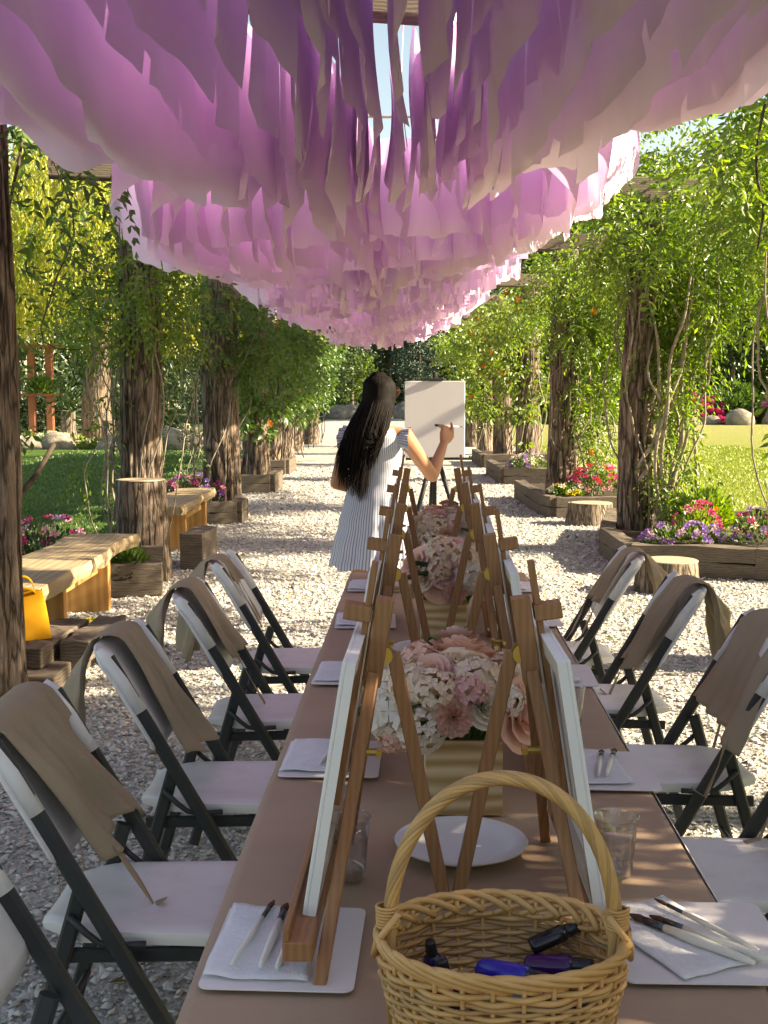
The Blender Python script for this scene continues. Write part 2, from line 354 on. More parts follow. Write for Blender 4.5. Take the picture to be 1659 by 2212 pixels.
Ps, Ss = zip(*[scatter(*z) for z in zones]); Ps = np.concatenate(Ps); Ss = np.concatenate(Ss); n = len(Ps)
oct_v = np.array([(1, 0, 0), (-.1, 1, .1), (-1, .1, 0), (0, -1, -.1), (.15, .1, .75), (0, 0, -.7)])
th = rg.uniform(0, 6.28, n); ct, st = np.cos(th), np.sin(th)
loc = oct_v[None] * (1 + rg.uniform(-.35, .35, (n, 6, 1))) * np.stack([Ss * rg.uniform(.9, 1.5, n), Ss * rg.uniform(.65, 1, n), Ss * rg.uniform(.55, .95, n)], 1)[:, None, :]
tx = rg.normal(0, .35, n)[:, None]
lz = loc[:, :, 2] + loc[:, :, 0] * tx
V = np.stack([loc[:, :, 0] * ct[:, None] - loc[:, :, 1] * st[:, None], loc[:, :, 0] * st[:, None] + loc[:, :, 1] * ct[:, None], lz], 2) + Ps[:, None, :]
fo = np.array([(0, 1, 4), (1, 2, 4), (2, 3, 4), (3, 0, 4), (1, 0, 5), (2, 1, 5), (3, 2, 5), (0, 3, 5)])[:6]
F = (np.arange(n)[:, None, None] * 6 + fo[None]).reshape(-1, 3)
tag(obj_np('gravel', V.reshape(-1, 3), F, m_stone), 'loose pale grey gravel covering the path', 'gravel', kind='stuff')
# ---------------------------------------------------------------- logs, posts, beams
def log_mesh(mb, h, r0, r1, seed, seg=44, dz=.09, lean=(0, 0), ridge=.014, knots=3, flare=.0, top=True):
    f = vnoise(seed); g = vnoise(seed + 50); rr = random.Random(seed); nz = max(3, int(h / dz)); P = []
    kn = [(rr.uniform(0, 6.28), rr.uniform(.2, h - .2)) for _ in range(knots)] if h > .6 else []
    for j in range(nz + 1):
        z = h * j / nz; t = j / nz; r = r0 + (r1 - r0) * t + flare * math.exp(-z * 5)
        for k in range(seg):
            a = 2 * math.pi * k / seg; ca, sa = math.cos(a), math.sin(a)
            q = r * (1 + .07 * f(ca * 1.2, sa * 1.2, z * .7)) + ridge * (abs(math.sin(a * 7 + 1.9 * g(ca * 1.5, sa * 1.5, z * 1.3))) ** .6 - .55) + ridge * .35 * g(ca * 9, sa * 9, z * 1.6) + ridge * .2 * f(ca * 19, sa * 19, z * 6)
            for ka, kz in kn:
                da = (a - ka + math.pi) % (2 * math.pi) - math.pi
                q += .035 * math.exp(-(da * r / .06) ** 2 - ((z - kz) / .07) ** 2)
            P.append((q * ca + lean[0] * t + .02 * f(z, 3), q * sa + lean[1] * t + .02 * f(z, 9), z))
    F = [(j * seg + k, j * seg + (k + 1) % seg, (j + 1) * seg + (k + 1) % seg, (j + 1) * seg + k) for j in range(nz) for k in range(seg)]
    b = len(mb.v)
    mb.add(P, F)
    if top: mb.f.append(tuple(b + nz * seg + k for k in range(seg)))
    return mb
POSTS_L = [(-1.955, 3.62, .215), (-2.13, 6.78, .165), (-2.02, 9.62, .21), (-2.05, 12.4, .2), (-2.2, 15.1, .2), (-2.3, 18.0, .2), (-2.35, 20.6, .2), (-2.2, 23.2, .2)]
POSTS_R = [(2.45, 4.25, .18), (2.46, 7.52, .14), (2.33, 10.1, .165), (2.5, 13.5, .18), (2.5, 16.4, .18), (2.5, 19.3, .18), (2.5, 22.2, .18)]
POSTS_L = [(x, y * SY, r) for x, y, r in POSTS_L]; POSTS_R = [(x, y * SY, r) for x, y, r in POSTS_R]
ORD = ['nearest', 'second', 'third', 'fourth', 'fifth', 'sixth', 'seventh', 'eighth']
for side, L in (('left', POSTS_L), ('right', POSTS_R)):
    for i, (x, y, r) in enumerate(L):
        mb = log_mesh(MB(), 3.36, r * 1.06, r * .92, 100 + i * 7 + (side == 'right'), lean=(.03 * math.sin(i * 3), .05 * math.cos(i * 2)), flare=.03, seg=110 if i < 3 else 40, dz=.05 if i < 3 else .12, ridge=.034)
        o = mb.build('log_post', m_bark, smooth=True); o.location = (x, y, -.02)
        tag(o, 'rough bark log post of the pergola, %s along the %s side of the path' % (ORD[i], side), 'post', 'log posts of the pergola')
# cross beams and side beams
for i in range(7):
    (xa, ya, _), (xb, yb, _) = POSTS_L[i], POSTS_R[i]; sl = (yb - ya) / (xb - xa)
    mb = MB(); mb.bar((xa - .7, ya - .7 * sl, 3.44), (xb + .9, yb + .9 * sl, 3.45), .16, .22, ch=.012)
    tag(mb.build('cross_beam', m_beam), 'dark wooden cross beam over the path, %s from the table' % ORD[i], 'beam', 'cross beams of the pergola')
# ---------------------------------------------------------------- benches, stumps, timbers
def timber(parent, a, b, w, h, seed, name='timber', m=None):
    r = random.Random(seed); mb = MB(); a, b = Vector(a), Vector(b); n = 8; f = vnoise(seed)
    t = (b - a).normalized(); x = t.cross(Vector((0, 0, 1))).normalized(); P = []
    prof = [(-.5, -.5), (0, -.5), (.5, -.5), (.5, 0), (.5, .5), (0, .5), (-.5, .5), (-.5, 0)]
    for i in range(n + 1):
        c = a.lerp(b, i / n)
        for k, (px, pz) in enumerate(prof):
            d = .012 * f(i * 1.3, k * 1.7); P.append(c + x * (px * w * (1 + d * 2)) + Vector((0, 0, pz * h + d)))
    F = [(i * 8 + k, i * 8 + (k + 1) % 8, (i + 1) * 8 + (k + 1) % 8, (i + 1) * 8 + k) for i in range(n) for k in range(8)] + [tuple(range(7, -1, -1)), tuple(n * 8 + k for k in range(8))]
    mb.add(P, F); return mb.build(name, m or m_timber, parent, bevel=.008)
def bench(x0, x1, y0, y1, label, ys, seed):
    y0, y1, ys = y0 * SY, y1 * SY, [q * SY for q in ys]
    e = empty('log_bench', ((x0 + x1) / 2, (y0 + y1) / 2, 0)); cx, cy = e.location.x, e.location.y
    f = vnoise(seed); n = 26; mb = MB(); P = []
    for i in range(n + 1):
        y = y0 + (y1 - y0) * i / n - cy; w = .03 * f(i * .5); w2 = .03 * f(i * .5, 8)
        P += [(x0 - cx + w2, y, .40 + .01 * f(i, 4)), (x1 - cx + w - .02, y, .36 + .012 * f(i, 6)), (x1 - cx + w + .012 * f(i * 1.8, 5), y, .41), (x1 - cx + w - .015, y, .455 + .004 * f(i)), (x0 - cx + w2, y, .455 + .004 * f(i, 2))]
    F = [(i * 5 + k, i * 5 + (k + 1) % 5, (i + 1) * 5 + (k + 1) % 5, (i + 1) * 5 + k) for i in range(n) for k in range(5)] + [(4, 3, 2, 1, 0), tuple(n * 5 + k for k in range(5))]
    mb.add(P, F); s = mb.build('seat_plank', m_bench, e)
    s.data.materials.append(m_bark)
    for p in s.data.polygons:
        if p.normal.x > .5: p.material_index = 1
    for y in ys:
        mb = MB(); mb.box((0.03, y - cy, .185), ((x1 - x0) * .72, .07, .37)); mb.build('support_board', m_board, e, bevel=.006)
    mb = MB(); mb.box((.1, (ys[0] + ys[-1]) / 2 - cy, .3), (.07, abs(ys[-1] - ys[0]) - .075, .05)); mb.build('brace', m_board, e, bevel=.004)
    return tag(e, label, 'bench', 'log benches on the left')
bench(-2.37, -1.88, 4.12, 5.86, 'sunlit plank bench with live bark edge beside the nearest log post', (4.6, 5.35), 3)
bench(-2.32, -1.90, 7.25, 8.75, 'small plank bench behind the tall cut stump', (7.5, 8.35), 4)
def stump(x, y, r, h, seed, label, m=m_bark_pale, knot=False):
    y *= SY; e = empty('tree_stump', (x, y, 0)); mb = log_mesh(MB(), h, r * 1.08, r, seed, seg=40, dz=.05, ridge=.006, knots=1, top=False, flare=.02); mb.build('trunk', m, e, smooth=True)
    f = vnoise(seed); mb = MB(); seg = 40
    prof = [(1.0, h - .004), (.97, h + .004), (.7, h + .005), (.4, h + .003), (.12, h + .004)]
    P = [(r * q * math.cos(6.283 * k / seg) * (1 + .03 * f(math.cos(6.283 * k / seg), math.sin(6.283 * k / seg))), r * q * math.sin(6.283 * k / seg) * (1 + .03 * f(math.cos(6.283 * k / seg), math.sin(6.283 * k / seg))), z) for q, z in prof for k in range(seg)]
    F = [(i * seg + k, i * seg + (k + 1) % seg, (i + 1) * seg + (k + 1) % seg, (i + 1) * seg + k) for i in range(4) for k in range(seg)] + [tuple(4 * seg + k for k in range(seg))]
    mb.add(P, F); mb.build('cut_top', m_cut, e)
    if knot:
        mb = MB(); mb.tube([(-.02, -r * .92, h * .5), (.0, -r * 1.08, h * .52), (.005, -r * 1.16, h * .54)], [.06, .05, .035], 12); mb.build('branch_stub', m_bark_pale, e, smooth=True)
    return tag(e, label, 'stump', 'cut log stumps')
stump(2.21, 5.92, .215, .24, 11, 'pale low stump with a branch stub behind the right chairs', knot=True)
stump(2.43, 9.0, .24, .25, 12, 'pale wide stump between the two right log posts')
stump(-1.985, 6.30, .195, .82, 13, 'tall cut half log standing against the second left post', m=m_bark)
def timber_pile(name, label, items, cat='timber'):
    items = [((a[0], a[1] * SY, a[2]), (b[0], b[1] * SY, b[2]), w, h) for a, b, w, h in items]
    e = empty(name, (*items[0][0][:2], 0)); o = e.location
    for i, (a, b, w, h) in enumerate(items): timber(e, Vector(a) - o, Vector(b) - o, w, h, int(abs(items[0][0][0] * 31 + items[0][0][1] * 17)) + i)
    return tag(e, label, cat, 'timber edging')
timber_pile('timber_edging', 'weathered sleepers under the yellow bag beside the nearest left post', [((-1.80, 3.78, .06), (-1.80, 4.45, .06), .32, .12), ((-1.84, 3.86, .175), (-1.80, 4.40, .175), .2, .11), ((-1.62, 3.98, .175), (-1.58, 4.44, .175), .16, .11)])
timber_pile('timber_edging', 'stacked dark sleepers between the sunlit bench and the tall stump', [((-2.25, 5.72, .06), (-1.68, 5.80, .06), .16, .12), ((-2.28, 5.78, .18), (-1.70, 5.86, .18), .16, .12), ((-2.3, 6.0, .26), (-1.75, 6.08, .26), .14, .12)])
timber_pile('timber_edging', 'upright sunlit sleeper blocks at the right foot of the tall stump', [((-1.66, 6.6, .16), (-1.62, 7.0, .16), .2, .32)])
m_petal = {}
def petal_mat(k, cols, tr=.3):
    m_petal[k] = leaf_mat('petal_' + k, cols, tr, .6, .02, 1.1); return m_petal[k]
petal_mat('magenta', [(.55, .03, .22), (.70, .06, .30), (.45, .02, .16)]); petal_mat('pink', [(.72, .28, .45), (.80, .42, .58), (.62, .18, .36)])
petal_mat('violet', [(.20, .08, .45), (.32, .16, .60), (.45, .28, .70)]); petal_mat('lilac', [(.55, .35, .62), (.66, .48, .72), (.45, .22, .5)])
petal_mat('white', [(.75, .72, .66), (.82, .80, .75), (.7, .68, .55)]); petal_mat('yellow', [(.75, .52, .03), (.85, .65, .08)])
petal_mat('red', [(.62, .05, .03), (.75, .10, .04)]); petal_mat('orange', [(.70, .15, .03), (.80, .22, .05)]); petal_mat('plum', [(.16, .02, .10), (.24, .03, .15)])
def trumpet(size=.03, petals=5, cup=.35):
    mb = MB()
    for p in range(petals):
        a0 = 6.283 * p / petals; hw = 3.6 / petals / 2 * 1.15
        c = [(0, 0, -.3 * size)]
        for q, rr in ((-1, .75), (0, 1.05), (1, .75)):
            a = a0 + q * hw; c.append((size * rr * math.cos(a), size * rr * math.sin(a), size * (cup - .25 * (q == 0))))
        mb.add(c, [(0, 1, 2), (0, 2, 3)])
    return mb
BLOOM = trumpet(.034)
def flower_plant(name, label, c, rad, h, kinds, nb, seed, leafm=None, group=None, cat='plant', bs=1.0, nl=500, ls=.05):
    """a mound of leaves with separate blooms"""
    c = (c[0], c[1] * SY, c[2]); rad = (rad[0], rad[1] * 1.3, rad[2]); r = np.random.default_rng(seed); e = empty(name, c)
    n = nl; d = rnd_dirs(n, r); d[:, 2] = np.abs(d[:, 2]); q = r.uniform(.25, 1, n)[:, None] ** .5
    P = d * q * np.array([rad[0], rad[1], h]); V, F = leaves(P * .92, d + np.array([0, 0, .4]), ls, r, .5)
    obj_np('foliage', V, F, leafm or m_leaf_g, e)
    meshes = {}
    for k in kinds:
        me = bpy.data.meshes.new('bloom_' + k); me.from_pydata([tuple(np.array(p) * bs) for p in BLOOM.v], [], BLOOM.f); me.materials.append(m_petal[k]); meshes[k] = me
    for i in range(nb):
        k = kinds[int(r.integers(len(kinds)))]; o = link(bpy.data.objects.new('bloom', meshes[k]), e)
        a = r.uniform(0, 6.283); z = r.uniform(.15, 1); s = math.sqrt(max(0, 1 - z * z * .9)) * r.uniform(.8, 1.05)
        nn = Vector((s * math.cos(a), s * math.sin(a), z)); o.location = (nn.x * rad[0], nn.y * rad[1], nn.z * h + .02)
        dd = (nn + Vector((0, -.55, .25))).normalized(); o.rotation_euler = dd.to_track_quat('Z', 'Y').to_euler(); sc = r.uniform(.75, 1.25); o.scale = (sc, sc, sc)
    return tag(e, label, cat, group)
def planter(name, label, corners, h, layers, seed):
    corners = [(x, y * SY) for x, y in corners]; e = empty(name, (*corners[0], 0)); o = e.location; k = 0
    for l in range(layers):
        for i in range(len(corners) - 1):
            a = Vector((*corners[i], h * (l + .5))) - o; b = Vector((*corners[i + 1], h * (l + .5))) - o
            timber(e, a, b, .15, h * .97, seed + k); k += 1
    mb = MB(); mb.add([(x - o.x, y - o.y, h * layers - .05) for x, y in corners], [tuple(range(len(corners)))]); mb.build('soil', m_soil, e)
    return tag(e, label, 'planter', 'timber edged flower beds')
planter('timber_planter', 'long timber edged flower bed around the near right post', [(2.56, 8.55), (2.12, 7.3), (2.1, 6.5), (3.05, 6.28), (4.1, 6.0), (4.2, 8.6)], .13, 2, 31)
planter('timber_planter', 'timber edged bed around the second right post', [(1.98, 11.3), (2.02, 9.7), (2.1, 9.45), (3.3, 9.5), (3.4, 11.2)], .13, 2, 41)
planter('timber_planter', 'timber edged bed around the third right post', [(2.0, 14.6), (2.02, 13.0), (3.3, 12.9), (3.4, 14.6)], .14, 2, 51)
planter('timber_planter', 'timber edged bed around the third left post', [(-3.0, 10.1), (-2.95, 9.0), (-2.3, 8.95), (-1.74, 9.05), (-1.72, 9.35)], .13, 2, 61)
planter('timber_planter', 'timber edged bed around the fourth left post', [(-3.0, 12.9), (-2.9, 11.8), (-1.75, 11.85), (-1.72, 12.6)], .14, 2, 71)
planter('timber_planter', 'timber edged bed around the fifth left post', [(-3.0, 15.6), (-2.9, 14.5), (-1.85, 14.5), (-1.82, 15.4)], .14, 2, 81)
planter('timber_planter', 'timber edged bed around the fourth right post', [(2.05, 17.4), (2.05, 15.9), (3.3, 15.9), (3.4, 17.4)], .14, 2, 91)
timber_pile('timber_edging', 'reddish loose sleeper lying on gravel at the right edge', [((3.0, 5.35, .07), (3.6, 5.05, .07), .2, .14)])
flower_plant('petunia_plant', 'violet petunias spilling over the front of the near right bed', (2.58, 6.62, .22), (.40, .22, .17), .17, ['violet', 'violet', 'lilac'], 60, 1, group='bedding plants')
flower_plant('geranium_plant', 'round hot pink geranium heads above the violet petunias', (2.78, 6.85, .24), (.22, .2, .32), .32, ['magenta', 'pink', 'magenta'], 40, 2, m_leaf_b, group='bedding plants')
flower_plant('petunia_plant', 'mixed plum and white petunias at the lawn end of the near right bed', (3.28, 6.62, .24), (.34, .22, .28), .28, ['plum', 'white', 'magenta', 'violet'], 46, 3, group='bedding plants')
flower_plant('marigold_plant', 'low yellow flowers on the timber edge at far right', (3.62, 6.45, .22), (.26, .13, .08), .08, ['yellow', 'yellow', 'white'], 36, 4, m_leaf_b, group='bedding plants', nl=250)
flower_plant('leafy_shrub', 'bright yellow green leafy shrub behind the geraniums', (2.95, 7.1, .22), (.32, .26, .48), .48, ['orange'], 2, 5, m_leaf_y, group='bedding plants', nl=1300, ls=.06)
flower_plant('geranium_plant', 'magenta geraniums behind the wide pale stump', (2.72, 9.85, .24), (.42, .25, .36), .36, ['magenta', 'pink', 'magenta', 'red'], 70, 6, group='bedding plants', bs=1.2)
flower_plant('petunia_plant', 'white and yellow petunias at the corner of the second right bed', (2.3, 9.72, .24), (.25, .2, .14), .14, ['white', 'yellow', 'white'], 30, 7, group='bedding plants')
flower_plant('lobelia_plant', 'violet and white flowers in the third right bed', (2.45, 13.1, .26), (.4, .25, .22), .22, ['violet', 'lilac', 'white'], 40, 8, group='bedding plants', bs=1.3)
flower_plant('petunia_plant', 'pale pink and plum petunias behind the sunlit bench', (-2.62, 5.95, .05), (.42, .32, .5), .5, ['pink', 'lilac', 'plum', 'magenta', 'pink'], 80, 9, m_leaf_d, group='bedding plants', bs=1.15, nl=900)
flower_plant('petunia_plant', 'magenta petunias over plum ones beside the third left post', (-2.27, 9.15, .24), (.40, .24, .30), .30, ['magenta', 'pink', 'plum', 'violet'], 64, 10, m_leaf_d, group='bedding plants', bs=1.15)
flower_plant('fern_plant', 'green ferny clump between the sunlit bench and the dark sleepers', (-1.98, 5.9, .05), (.22, .16, .36), .36, ['white'], 2, 12, group='bedding plants', nl=700)
flower_plant('weed_plant', 'small weed at the foot of the sunlit bench', (-1.92, 4.98, 0), (.07, .05, .06), .06, ['yellow'], 1, 13, m_leaf_b, group='bedding plants', nl=60, ls=.03)
# rocks
m_rock = mat('boulder', (.14, .12, .10), (.26, .225, .18), (.36, .32, .26), rough=.9, vscale=2.2, bs=.7, bscale=9, bdist=.05)
def rock_mesh(seed):
    bm = bmesh.new(); bmesh.ops.create_icosphere(bm, subdivisions=3, radius=1); f = vnoise(seed)
    for v in bm.verts:
        k = 1 + .22 * f(v.co.x, v.co.y, v.co.z) + .06 * f(v.co.x * 3, v.co.y * 3, v.co.z * 3); v.co *= k; v.co.z = max(v.co.z, -.45)
    me = bpy.data.meshes.new('boulder'); bm.to_mesh(me); bm.free(); me.materials.append(m_rock)
    for p in me.polygons: p.use_smooth = True
    return me
ROCKS = [rock_mesh(s) for s in range(6)]
rk = random.Random(8)
NTH = ['first', 'second', 'third', 'fourth', 'fifth', 'sixth', 'seventh', 'eighth', 'ninth', 'tenth', 'eleventh', 'twelfth', 'thirteenth']
def rock_row(label, pts, grp):
    for i, (x, y, s) in enumerate(pts):
        o = link(bpy.data.objects.new('boulder', ROCKS[rk.randrange(6)])); o.location = (x, y * SY, s * .22); o.rotation_euler = (0, 0, rk.uniform(0, 6.28))
        o.scale = (s * rk.uniform(.85, 1.3), s * rk.uniform(.8, 1.1), s * rk.uniform(.6, .95)); tag(o, NTH[i] + ' from the left, ' + label, 'boulder', grp)
rock_row('boulder in the row behind the shaded lawn', [(-11.2 + i * .78 + rk.uniform(-.1, .1), 21.2 + rk.uniform(-.3, .3), rk.uniform(.3, .5)) for i in range(11)], 'boulders along the left lawn')
rock_row('boulder in the row behind the sunny lawn', [(9.5 + i * 1.05 + rk.uniform(-.2, .2), 37.6 + rk.uniform(-.4, .4), rk.uniform(.4, .65)) for i in range(13)], 'boulders along the right lawn')
rock_row('grey boulder beside the far end of the gravel path', [(-2.9, 46, .8), (-1.9, 47, .9), (-.2, 50, .9), (1.3, 47, .8), (2.3, 45, .7)], 'boulders at the end of the path')
# mown grass blades on the nearer parts of both lawns
def grass(name, label, x0, x1, y0, y1, n, h, m, seed):
    r = np.random.default_rng(seed); t = r.random(n) ** 1.5; P = np.stack([r.uniform(x0, x1, n), (y0 + (y1 - y0) * t) * SY, np.full(n, .018)], 1)
    a = r.uniform(0, 6.283, n); hh = h * r.uniform(.6, 1.3, n) * (1 + t); w = .006 * (1 + 2.2 * t); dx = np.stack([np.cos(a) * w, np.sin(a) * w, 0 * a], 1)
    tip = P + np.stack([r.normal(0, .4, n) * hh, r.normal(0, .4, n) * hh, hh], 1); V = np.stack([P - dx, P + dx, tip], 1).reshape(-1, 3)
    return tag(obj_np(name, V, np.arange(n * 3).reshape(-1, 3), m), label, 'grass', kind='stuff')
m_blade = leaf_mat('grass_blade', [(.16, .24, .03), (.24, .31, .05), (.30, .34, .07)], .3, tcol=1.3); m_blade_l = leaf_mat('grass_blade_shaded', [(.06, .14, .03), (.10, .19, .045)], .3, tcol=1.2)  # left blades repeat the shade painted into the left lawn
grass('grass', 'short mown grass of the sunny right lawn', 3.75, 10, 5.5, 22, 70000, .026, m_blade, 3)
grass('grass', 'short mown grass of the shaded left lawn', -8, -2.98, 4.5, 20, 60000, .026, m_blade_l, 4)
# fallen leaves and petals on the gravel
def litter():
    r = np.random.default_rng(12); n = 420; P = np.stack([r.uniform(-2.7, 3.0, n), 1.9 + 18 * r.random(n) ** 1.3, np.full(n, .013)], 1); d = rnd_dirs(n, r); d[:, 2] *= .15
    V, F = leaves(P, d, .045, r, .5, .3, .5, roll=np.array([[0, 0, 1.0]])); m = leaf_mat('dry_leaf', [(.16, .10, .04), (.24, .19, .06), (.12, .15, .03), (.30, .24, .12)], .2, tcol=1.1)
    tag(obj_np('fallen_leaves', V, F, m), 'scattered dry leaves lying on the gravel', 'leaves', kind='stuff')
litter()
# ---------------------------------------------------------------- fabric canopy
m_chiffon = cloth_mat('lilac_chiffon', (.86, .55, .87), (.92, .63, .93), transl=.7, vscale=1.2, tmul=(1.06, 1.34, 1.05), weave=.25)
t_ = m_chiffon.node_tree; rp_ = [n for n in t_.nodes if n.type == 'VALTORGB'][0]      # random tint per panel paints in light passing through layered cloth
oi_ = N(t_, 'ShaderNodeObjectInfo'); vr_ = ramp(t_, [(0, (.86, .82, .87)), (.5, (.96, .94, .96)), (1, (1, 1, 1))]); t_.links.new(oi_.outputs['Random'], vr_.inputs[0])
mx_ = N(t_, 'ShaderNodeMix', data_type='RGBA', blend_type='MULTIPLY'); mx_.inputs[0].default_value = 1
for l_ in [l for l in t_.links if l.from_node == rp_]:
    d_ = l_.to_socket; t_.links.remove(l_); t_.links.new(mx_.outputs[2], d_)
t_.links.new(rp_.outputs[0], mx_.inputs[6]); t_.links.new(vr_.outputs[0], mx_.inputs[7])
m_cord = mat('white_cord', (.7, .68, .66), rough=.8)
def canopy_bay(idx, y0, y1, zmid, rise0, rise1, xs0, xs1, label, seed, hgt=.5):
    y0, y1 = y0 * SY, y1 * SY; r = np.random.default_rng(seed); e = empty('fabric_canopy', (0, (y0 + y1) / 2, 3.2))
    L = y1 - y0; step = (.028 if idx < 2 else .04) * SY; ny = int(L / step); nv = 9 if idx < 2 else 6
    K = 21; wph = r.uniform(0, 6.28)
    us = [k / (K - 1) for k in range(K)] + ([.39, .43, .47, .535, .59, .645] if idx == 0 else [.48, .52])
    for k, u in enumerate(us):
        xb = xs0 + (xs1 - xs0) * u
        ph = r.uniform(0, 6.28, 8); sw = r.uniform(.5, 1.2) if abs(2 * u - 1) > .3 else r.uniform(.4, .8); cuts = np.cumsum(r.uniform(.2, sw + .2, 80)); cuts = cuts[cuts < L / SY]
        s = np.linspace(0, 1, ny + 1); y = y0 + s * L; yy = s * L / SY
        sid = np.searchsorted(cuts, yy); jag = r.normal(0, .026, len(cuts) + 2)[sid]; jx = r.normal(0, .012, len(cuts) + 2)[sid]
        tilt = r.normal(0, .08, len(cuts) + 2)[sid]; lastc = np.concatenate([[0], cuts])[sid]; jag = jag + tilt * (yy - lastc)
        low = .022 * np.sin(yy * 4 + ph[0]) + .012 * np.sin(yy * 9 + ph[1]) + .004 * np.sin(yy * 31 + ph[2])
        c = 2 * u - 1; fringe = abs(c) < .32 or idx >= 2; fk_ = 1.0 if fringe else .62; jag = jag * fk_; jx = jx * fk_; low = low * (1.0 if fringe else .8)
        zbot = zmid + rise0 * np.clip(1 - s / .28, 0, 1) ** 1.6 + rise1 * (.12 + .88 * abs(c) ** 1.6) * np.clip(1 - (1 - s) / .42, 0, 1) ** 1.5 - .15 * (1 - c * c) + .09 * c + .09 * (abs(c) ** 4) * (1 if c > 0 else .2) + jag + low + r.normal(0, .042)
        ztop = np.minimum(zbot + hgt * (1.0 + .1 * r.normal()) + .16, 3.36) + 0 * s
        ztop = np.maximum(ztop, zbot + .12)
        pinch = 1 - .16 * (1 - np.clip(s / .12, 0, 1)) ** 2 - .22 * (1 - np.clip((1 - s) / .22, 0, 1)) ** 2
        V = np.zeros((nv + 1, ny + 1, 3))
        for j in range(nv + 1):
            t = j / nv; z = ztop + (zbot - ztop) * t
            wav = (.024 * np.sin(yy * 3.2 + ph[3]) + .012 * fk_ * np.sin(yy * 10 + ph[4] + t * 1.2) + .004 * fk_ * np.sin(yy * 27 + ph[5])) * (.25 + t) + jx * t ** 2 * 1.4
            bul = .03 * math.sin(math.pi * t) * np.sin(yy * 2.3 + ph[6])
            wander = (0 if idx == 0 else .11) * np.sin(yy * 1.9 + wph + u * 5)
            V[j, :, 0] = xb * pinch + wander + wav + bul - .02 * c * t; V[j, :, 1] = y + .02 * np.sin(t * 3 + ph[7]) * t; V[j, :, 2] = z
        V = V.reshape(-1, 3) - np.array(e.location)
        i, j = np.meshgrid(np.arange(ny), np.arange(nv)); a = (j * (ny + 1) + i).ravel()
        keep = ~((sid[i.ravel()] != sid[i.ravel() + 1]) & (j.ravel() >= nv * (.45 if fringe else .86)))
        a = a[keep]; F = np.stack([a, a + 1, a + ny + 2, a + ny + 1], 1)
        obj_np('fabric_panel', V, F, m_chiffon, e, smooth=True)
    # cross pieces hanging between the long panels
    for q in ([] if idx == 0 else [.3, .62, .9] if idx == 1 else [.15, .35, .55, .75, .95]):
        yq = y0 + q * L; nx = 110; u = np.linspace(0, 1, nx + 1); c = 2 * u - 1; xx = xs0 + (xs1 - xs0) * u; ph = r.uniform(0, 6.28, 4)
        cid = np.floor(u * 26 + r.uniform(0, 1)).astype(int); jg = r.normal(0, .03, 30)[cid]; zb = zmid - .13 * (1 - c * c) + .09 * c + .05 + jg * (1 if idx > 1 else .5) + .02 * np.sin(u * 20 + ph[0]); rows = []
        for j in range(7):
            t = j / 6; z = np.maximum(zb + .5, 3.1) * (1 - t) + zb * t; y = yq + SY * (.05 * np.sin(u * 17 + ph[1]) + .03 * np.sin(u * 41 + ph[2])) * (.3 + t) + .04 * math.sin(3 * t)
            rows.append(np.stack([xx * .94, y, z], 1))
        V = np.concatenate(rows) - np.array(e.location); i, j = np.meshgrid(np.arange(nx), np.arange(6)); a = (j * (nx + 1) + i).ravel()
        ok = ~((cid[i.ravel()] != cid[i.ravel() + 1]) & (j.ravel() >= 3)) if idx > 1 else np.ones(len(a), bool); a = a[ok]
        obj_np('cross_panel', V, np.stack([a, a + 1, a + nx + 2, a + nx + 1], 1), m_chiffon, e, smooth=True)
    for sx in (xs0, 0.1, xs1):
        mb = MB(); mb.tube([(sx * .97, y0 - e.location.y, .2), (sx, 0, .07), (sx * .97, y1 - e.location.y, .2)], .004, 5); mb.build('hanging_cord', m_cord, e)
    return tag(e, label, 'canopy', 'lilac fabric canopies under the pergola')
BAYS = [(0.9, 4.15, 2.58, .0, .34, -1.62, 1.72), (4.0, 7.1, 2.54, .18, .22, -1.62, 1.34), (7.05, 9.85, 2.60, .12, .2, -1.52, 1.38), (9.8, 12.95, 2.64, .12, .2, -1.45, 1.42), (12.9, 15.75, 2.70, .1, .15, -1.3, 1.35), (15.7, 18.0, 2.74, .1, .1, -1.2, 1.3)]
CL = ['shaded mauve ruffled fabric canopy hanging nearest over the table', 'glowing pink ruffled fabric canopy in the second bay', 'pale pink ruffled fabric canopy in the third bay', 'pink fringed fabric canopy in the fourth bay', 'small fringed fabric canopy in the fifth bay', 'farthest fringed fabric canopy at the end of the row']
for i, b in enumerate(BAYS): canopy_bay(i, *b, CL[i], 70 + i, .44 if i else .5)
